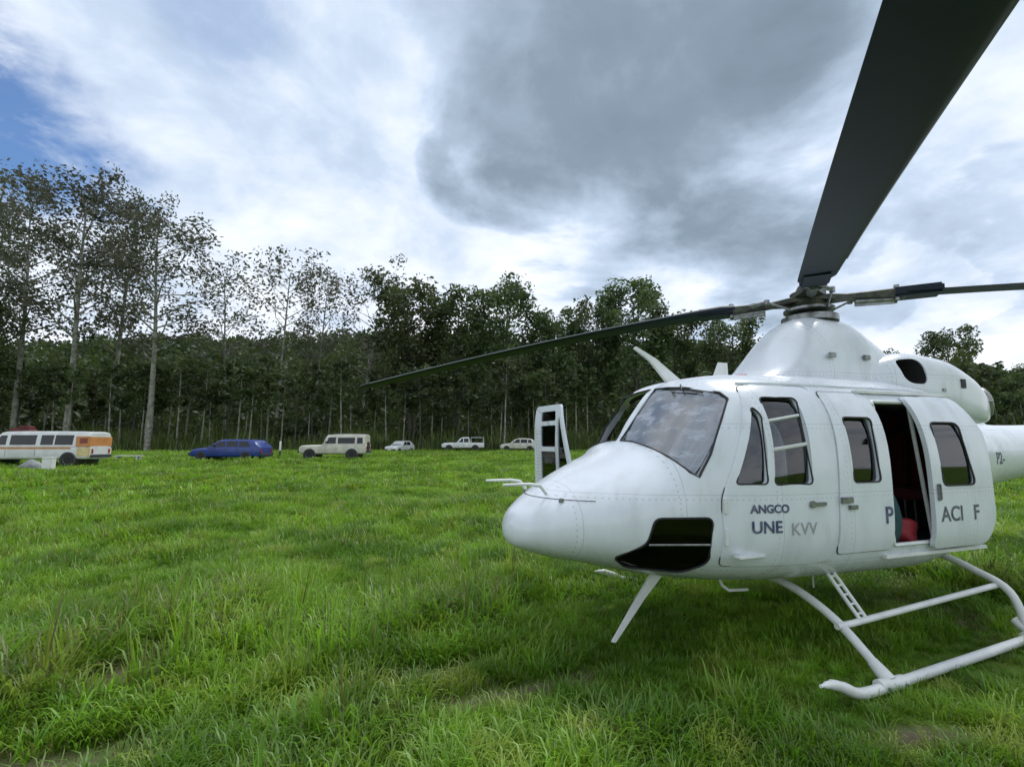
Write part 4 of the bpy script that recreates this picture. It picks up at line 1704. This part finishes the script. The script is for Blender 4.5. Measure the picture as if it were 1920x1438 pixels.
TREES = [
    ('tall_b', 28, 325, 62, 'tall gum tree at the far left edge, behind the minibus bonnet', .3, .95),
    ('tall_a', 128, 300, 60, 'tallest gum tree, bare pale trunk rising behind the minibus', 1.9, 1.0),
    ('tall_c', 205, 330, 66, 'tall gum tree just right of the tallest one, leaning crown', 4.0, .8),
    ('tall_b', 282, 395, 58, 'broad dense gum tree ending the tall left cluster', 2.2, 1.15),
    ('full_b', -60, 560, 60, 'bushy dark tree cut by the left edge of the picture', 2.8, .9),
    ('tall_a', -45, 360, 68, 'tall gum tree partly outside the left edge', 5.1, .9),
    ('thin_a', 425, 480, 68, 'thin airy tree right of the broad gum, above the blue car', .9, .9),
    ('thin_b', 515, 445, 66, 'thin pointed tree standing above the white marker post', 2.4, 1.05),
    ('thin_a', 585, 485, 70, 'pale see-through tree above the white off-road wagon bonnet', 4.6, .9),
    ('thin_b', 668, 485, 72, 'palest wispy tree right of the white off-road wagon', 1.2, 1.0),
    ('full_a', 770, 538, 64, 'dark leafy tree above the gap between wagon and pickup', .4, 1.0),
    ('full_c', 850, 545, 66, 'narrow dark leafy tree directly above the white pickup', 3.1, .9),
    ('full_b', 945, 545, 66, 'round-topped leafy tree above the pale car', 5.2, .95),
    ('full_c', 1035, 590, 68, 'low leafy tree behind the open crew door', 2.0, .9),
    ('full_a', 1120, 565, 66, 'leafy tree left of the twin-topped one behind the rotor blade', 4.2, .75),
    ('full_b', 1195, 532, 64, 'tall rounded leafy tree behind the left rotor blade and wire cutter', 1.1, .95),
    ('full_c', 1275, 585, 66, 'leafy tree right behind the cockpit roof', .2, .9),
    ('full_a', 1375, 600, 64, 'leafy tree touching the front of the pylon fairing', 3.6, .95),
    ('full_b', 1480, 640, 68, 'leafy tree hidden mostly behind the pylon fairing', 2.9, .9),
    ('full_c', 1785, 622, 70, 'round tree top rising above the engine cowling', 1.6, .85),
    ('full_a', 1850, 690, 72, 'lower tree just right of the engine exhaust', 4.9, .8),
    ('full_b', 1945, 690, 72, 'tree at the right edge above the tail boom', .7, .9),
    ('full_c', 1640, 660, 72, 'tree behind the rear of the pylon fairing', 5.5, .9),
]
for a in TREES:
    tree(*a)

# slim trunks along the front of the wood
SL = [tree_meshes(30 + k, 11, .55, 1.7, .10, 9, .7, 14, .26, .05, 'bark_pale' if k != 1 else 'bark_dark', 'leaf_green') for k in range(3)]
rr = random.Random(77)
u = -120
while u < 2060:
    d = rr.uniform(57.5, 63.5)
    if not (1120 < u < 1760):
        x, y, z = ground_at(u, d)
        o = empty('slim_tree', (x, y, z - .1), rr.uniform(0, 6.28))
        s = rr.uniform(.62, 1.1)
        o.scale = (s, s, s)
        where = next(t_ for lim, t_ in ((215, 'behind the minibus'), (350, 'between the minibus and the blue car'), (520, 'behind the blue car'), (700, 'behind the white off-road wagon'),
                                         (820, 'behind the half hidden white car'), (910, 'behind the white pickup'), (1130, 'behind the pale car and open crew door'), (9999, 'beyond the tail boom')) if u < lim)
        tag(o, 'slim pale tree trunk along the wood ' + where, 'tree', 'slim trees ' + where)
        for nm, me in zip(('trunk', 'crown'), SL[rr.randrange(3)]):
            q = bpy.data.objects.new(nm, me)
            COL.objects.link(q)
            q.parent = o
    u += rr.uniform(8, 30)


# wooded hill behind the field
def hill_z(x, y):
    u_ = 960 + F_PX * x / np.maximum(y, 1)
    crest = np.interp(960 + F_PX * x / 120, [-700, 0, 150, 300, 600, 700, 900, 1000, 1200, 1400, 1700, 1900, 2700], [650, 672, 652, 640, 645, 632, 636, 655, 648, 668, 700, 712, 690])
    top = CAM_H + (HORIZON - crest) / F_PX * 120 - 2.0
    t_ = np.clip((y - 68) / 52, 0, 1)
    back = np.clip((y - 135) / 160, 0, 1)
    return gz(x, y) - .3 + top * (t_ * (1.7 - .7 * t_)) * (1 - .8 * back) + (wob(x, y, .16, 51) * 1.0 + wob(x, y, .5, 52) * .4) * np.clip(t_ * 3, 0, 1)


def hill():
    ax = np.linspace(-260, 260, 170)
    ay = np.concatenate([np.linspace(66, 130, 50), np.linspace(135, 330, 14)])
    X, Y = np.meshgrid(ax, ay)
    Z = hill_z(X, Y)
    Z[0] -= 1.5
    i = np.arange(X.size).reshape(X.shape)
    q = np.stack([i[:-1, :-1], i[:-1, 1:], i[1:, 1:], i[1:, :-1]], -1).reshape(-1, 4)
    me = bpy.data.meshes.new('wooded_hill')
    me.from_pydata(np.stack([X, Y, Z], -1).reshape(-1, 3), [], q)
    me.materials.append(MATS['hill_floor'])
    o = link('wooded_hill', me, None, 80, 0, False)
    tag(o, 'low dark green hillside rising behind the edge of the field', 'hill', kind='structure')


pmat('hill_floor', (.028, .045, .014), .95, var=.4, vscale=.3, spec=.1, col2=(.05, .07, .022))
hill()


# foliage of the wood covering the hillside, one mass
def wood():
    r = np.random.default_rng(9)
    N = 120000
    x = r.uniform(-190, 190, N)
    y = 68 + 58 * r.random(N) ** 1.35
    k = np.abs(x) < y * 1.25 + 8
    x, y = x[k], y[k]
    h = r.random(len(x)) ** 1.3 * (2.6 + 1.2 * wob(x, y, .45, 53)) + .1
    z = hill_z(x, y) + h
    # low shrubs along the field edge
    M = 26000
    x2 = r.uniform(-100, 100, M)
    y2 = r.uniform(64, 70, M)
    z2 = gz(x2, y2) + r.random(M) ** 1.4 * (5.5 + 2.5 * wob(x2, y2, .5, 54))
    x, y, z = np.concatenate([x, x2]), np.concatenate([y, y2]), np.concatenate([z, z2])
    n = len(x)
    c = np.stack([x, y, z], 1)
    a = r.normal(size=(n, 3))
    a[:, 2] *= .7
    a /= np.linalg.norm(a, axis=1)[:, None]
    b = np.cross(a, r.normal(size=(n, 3)))
    b /= np.linalg.norm(b, axis=1)[:, None]
    s = (r.uniform(.26, .5, n) * (.55 + y / 120))[:, None]
    V = np.stack([c - a * s, c - b * s * .5, c + a * s, c + b * s * .6], 1).reshape(-1, 3)
    F_ = np.arange(len(V)).reshape(-1, 4)
    me = bpy.data.meshes.new('dense_wood')
    me.from_pydata(V, [], F_)
    me.materials.append(MATS['leaf_wood'])
    o = link('dense_wood', me, None, 0, 0, False)
    tag(o, 'dense dark green wood covering the hillside behind the field', 'wood', kind='stuff')


wood()


def reeds():
    r = np.random.default_rng(10)
    n = 42000
    x = r.uniform(-85, 85, n)
    y = r.uniform(57.5, 66, n)
    dens = .5 + .5 * wob(x, y * .3, .5, 31)
    k = r.random(n) < np.clip(dens, .12, 1)
    x, y = x[k], y[k]
    n = len(x)
    h = (1.3 + 3.4 * r.random(n)) * (.55 + .45 * np.clip((y - 57.5) / 5, 0, 1)) * (.75 + .3 * wob(x, y, .6, 32))
    z = gz(x, y)
    wd = r.uniform(.03, .075, n)
    ang = r.uniform(0, math.pi, n)
    lx, ly = r.normal(0, .16, n) * h, r.normal(0, .16, n) * h
    dx, dy = np.cos(ang) * wd, np.sin(ang) * wd
    V = np.stack([np.stack([x - dx, y - dy, z - .1], 1), np.stack([x + dx, y + dy, z - .1], 1),
                  np.stack([x + lx * .4 + dx * .8, y + ly * .4 + dy * .8, z + h * .6], 1), np.stack([x + lx, y + ly, z + h], 1),
                  np.stack([x + lx * .4 - dx * .8, y + ly * .4 - dy * .8, z + h * .6], 1)], 1).reshape(-1, 3)
    F_ = np.arange(len(V)).reshape(-1, 5)
    me = bpy.data.meshes.new('reeds')
    me.from_pydata(V, [], F_)
    me.materials.append(MATS['reed'])
    o = link('tall_reeds', me, None, 0, 0, False)
    tag(o, 'tall yellow-green reeds standing along the foot of the wood', 'reeds', kind='stuff')


reeds()


# ------------------------------------------------------------------ grass
def tuft(seed, n, h, spread, bw, lean, mats=('grass_blade',), stiff=.5):
    rr = random.Random(seed)
    m = MB()
    for _ in range(n):
        a = rr.uniform(0, 6.28)
        r = spread * math.sqrt(rr.random())
        p = Vector((math.cos(a) * r, math.sin(a) * r, -.02))
        az = a + rr.gauss(0, .9)
        out = Vector((math.cos(az), math.sin(az), 0))
        side = Vector((-out.y, out.x, 0)) * bw * rr.uniform(.6, 1.2)
        hh = h * rr.uniform(.5, 1.15)
        ln = lean * rr.uniform(.3, 1.4)
        q = [p, p + Vector((0, 0, hh * .45)) + out * hh * ln * .2, p + Vector((0, 0, hh * .82)) + out * hh * ln * .6, p + Vector((0, 0, hh * (1.0 - .25 * ln))) + out * hh * ln * 1.1]
        mi = 1 if len(mats) > 1 and rr.random() < .12 else 0
        m.add([q[0] - side, q[0] + side, q[1] + side * .9, q[1] - side * .9, q[2] + side * .6, q[2] - side * .6, q[3]],
              [(0, 1, 2, 3), (3, 2, 4, 5), (5, 4, 6)], mi)
    me = m.mesh('tuft', list(mats))
    finish(me, 60, False)
    return me


def grass():
    kinds = bpy.data.collections.new('grass_tufts')
    two = ('grass_blade', 'grass_dry')
    specs = [(1, 34, .10, .10, .0045, .8, ('grass_blade',)), (2, 34, .13, .10, .005, .9, two), (3, 30, .20, .10, .0055, .7, ('grass_blade',)), (4, 26, .27, .09, .006, .6, two),
             (5, 22, .075, .12, .008, 1.1, ('grass_blade',)), (6, 26, .16, .28, .014, .9, ('grass_blade',)), (7, 24, .22, .30, .016, .8, two), (8, 22, .10, .12, .004, 1.1, ('grass_dry',)), (9, 16, .42, .05, .005, .35, two)]
    for i, s in enumerate(specs):
        o = bpy.data.objects.new('tuft_%d' % i, tuft(*s))
        kinds.objects.link(o)
    r = np.random.default_rng(3)
    P, I, S = [], [], []

    def zone(d0, d1, n, idx, s0, s1):
        d = np.sqrt(r.uniform(d0 ** 2, d1 ** 2, n))
        a = r.uniform(-.98, .98, n)
        x, y = d * np.sin(a), d * np.cos(a)
        so = soil(x, y)
        clump = wob(x, y, 1.7, 41) * .5 + wob(x, y, .6, 42) * .5
        k = r.random(n) > np.clip(so * 1.6, 0, .985)
        so = so[k]
        ax, pt = to_heli(x, y)
        x, y, ax, pt, clump, d = x[k], y[k], ax[k], pt[k], clump[k], d[k]
        m = len(x)
        sc = r.uniform(s0, s1, m) * (1 + .42 * np.clip(clump, -1.2, 1.4) + .2 * wob(x, y, 4.5, 43))
        # grass pressed down round the near skid and under the hull
        near = (ax > 1.6) & (ax < 6) & (np.abs(pt - (1.56 - (ax - 2.2) * .095)) < .30)
        sc = np.where(near, sc * .60, sc)
        under = (ax > .6) & (ax < 6) & (np.abs(pt) < 1.3)
        sc = np.where(under, sc * .62, sc)
        # keep the viewer's own standing place clear
        ii = r.choice(idx, m)
        tall = (clump > .45) & (d < 9) & (r.random(m) < .35) & ~near & ~under
        ii = np.where(tall & (ii < 5), 3, ii)
        brown = wob(x, y, 1.1, 44) + wob(x, y, 3.2, 45) * .5
        ii = np.where((d < 20) & (r.random(m) < np.clip(.9 * (so > .02) + .55 * (brown > .75), 0, .75)), 7, ii)
        ii = np.where((d < 8) & (clump > .2) & (r.random(m) < .05) & ~near & ~under, 8, ii)
        P.append(np.stack([x, y, gz(x, y)], 1))
        I.append(ii)
        S.append(sc)
    zone(1.5, 5, 5200, [0, 1, 1, 2, 2, 4], .8, 1.25)
    zone(5, 9, 9000, [0, 1, 1, 2, 2, 4], .85, 1.35)
    zone(9, 18, 16000, [1, 2, 2, 3, 5], .85, 1.3)
    zone(18, 36, 17000, [5, 5, 6], .9, 1.35)
    zone(36, 63, 17000, [5, 6, 6], 1.0, 1.5)
    P, I, S = np.concatenate(P), np.concatenate(I), np.concatenate(S)
    n = len(P)
    me = bpy.data.meshes.new('grass')
    me.vertices.add(n)
    me.vertices.foreach_set('co', P.ravel())
    a = me.attributes.new('pick', 'INT', 'POINT')
    a.data.foreach_set('value', I.astype(np.int32))
    a = me.attributes.new('size', 'FLOAT', 'POINT')
    a.data.foreach_set('value', S)
    a = me.attributes.new('turn', 'FLOAT_VECTOR', 'POINT')
    rot_ = np.stack([r.normal(0, .10, n), r.normal(0, .10, n), r.uniform(0, 6.283, n)], 1)
    a.data.foreach_set('vector', rot_.ravel())
    o = bpy.data.objects.new('grass', me)
    COL.objects.link(o)
    tag(o, 'lush green uneven grass covering the whole field', 'grass', kind='stuff')
    ng = bpy.data.node_groups.new('grass', 'GeometryNodeTree')
    ng.interface.new_socket('Geometry', in_out='INPUT', socket_type='NodeSocketGeometry')
    ng.interface.new_socket('Geometry', in_out='OUTPUT', socket_type='NodeSocketGeometry')
    nd = ng.nodes
    gi, go = nd.new('NodeGroupInput'), nd.new('NodeGroupOutput')
    mp = nd.new('GeometryNodeMeshToPoints')
    ci = nd.new('GeometryNodeCollectionInfo')
    ci.inputs[0].default_value = kinds
    ci.inputs['Separate Children'].default_value = True
    ci.inputs['Reset Children'].default_value = True
    ip = nd.new('GeometryNodeInstanceOnPoints')
    ip.inputs['Pick Instance'].default_value = True

    def attr(nm, typ):
        q = nd.new('GeometryNodeInputNamedAttribute')
        q.data_type = typ
        q.inputs[0].default_value = nm
        return q.outputs[0]
    L = ng.links.new
    L(gi.outputs[0], mp.inputs[0])
    L(mp.outputs[0], ip.inputs['Points'])
    L(ci.outputs[0], ip.inputs['Instance'])
    L(attr('pick', 'INT'), ip.inputs['Instance Index'])
    L(attr('turn', 'FLOAT_VECTOR'), ip.inputs['Rotation'])
    L(attr('size', 'FLOAT'), ip.inputs['Scale'])
    L(ip.outputs[0], go.inputs[0])
    md = o.modifiers.new('grass', 'NODES')
    md.node_group = ng


grass()
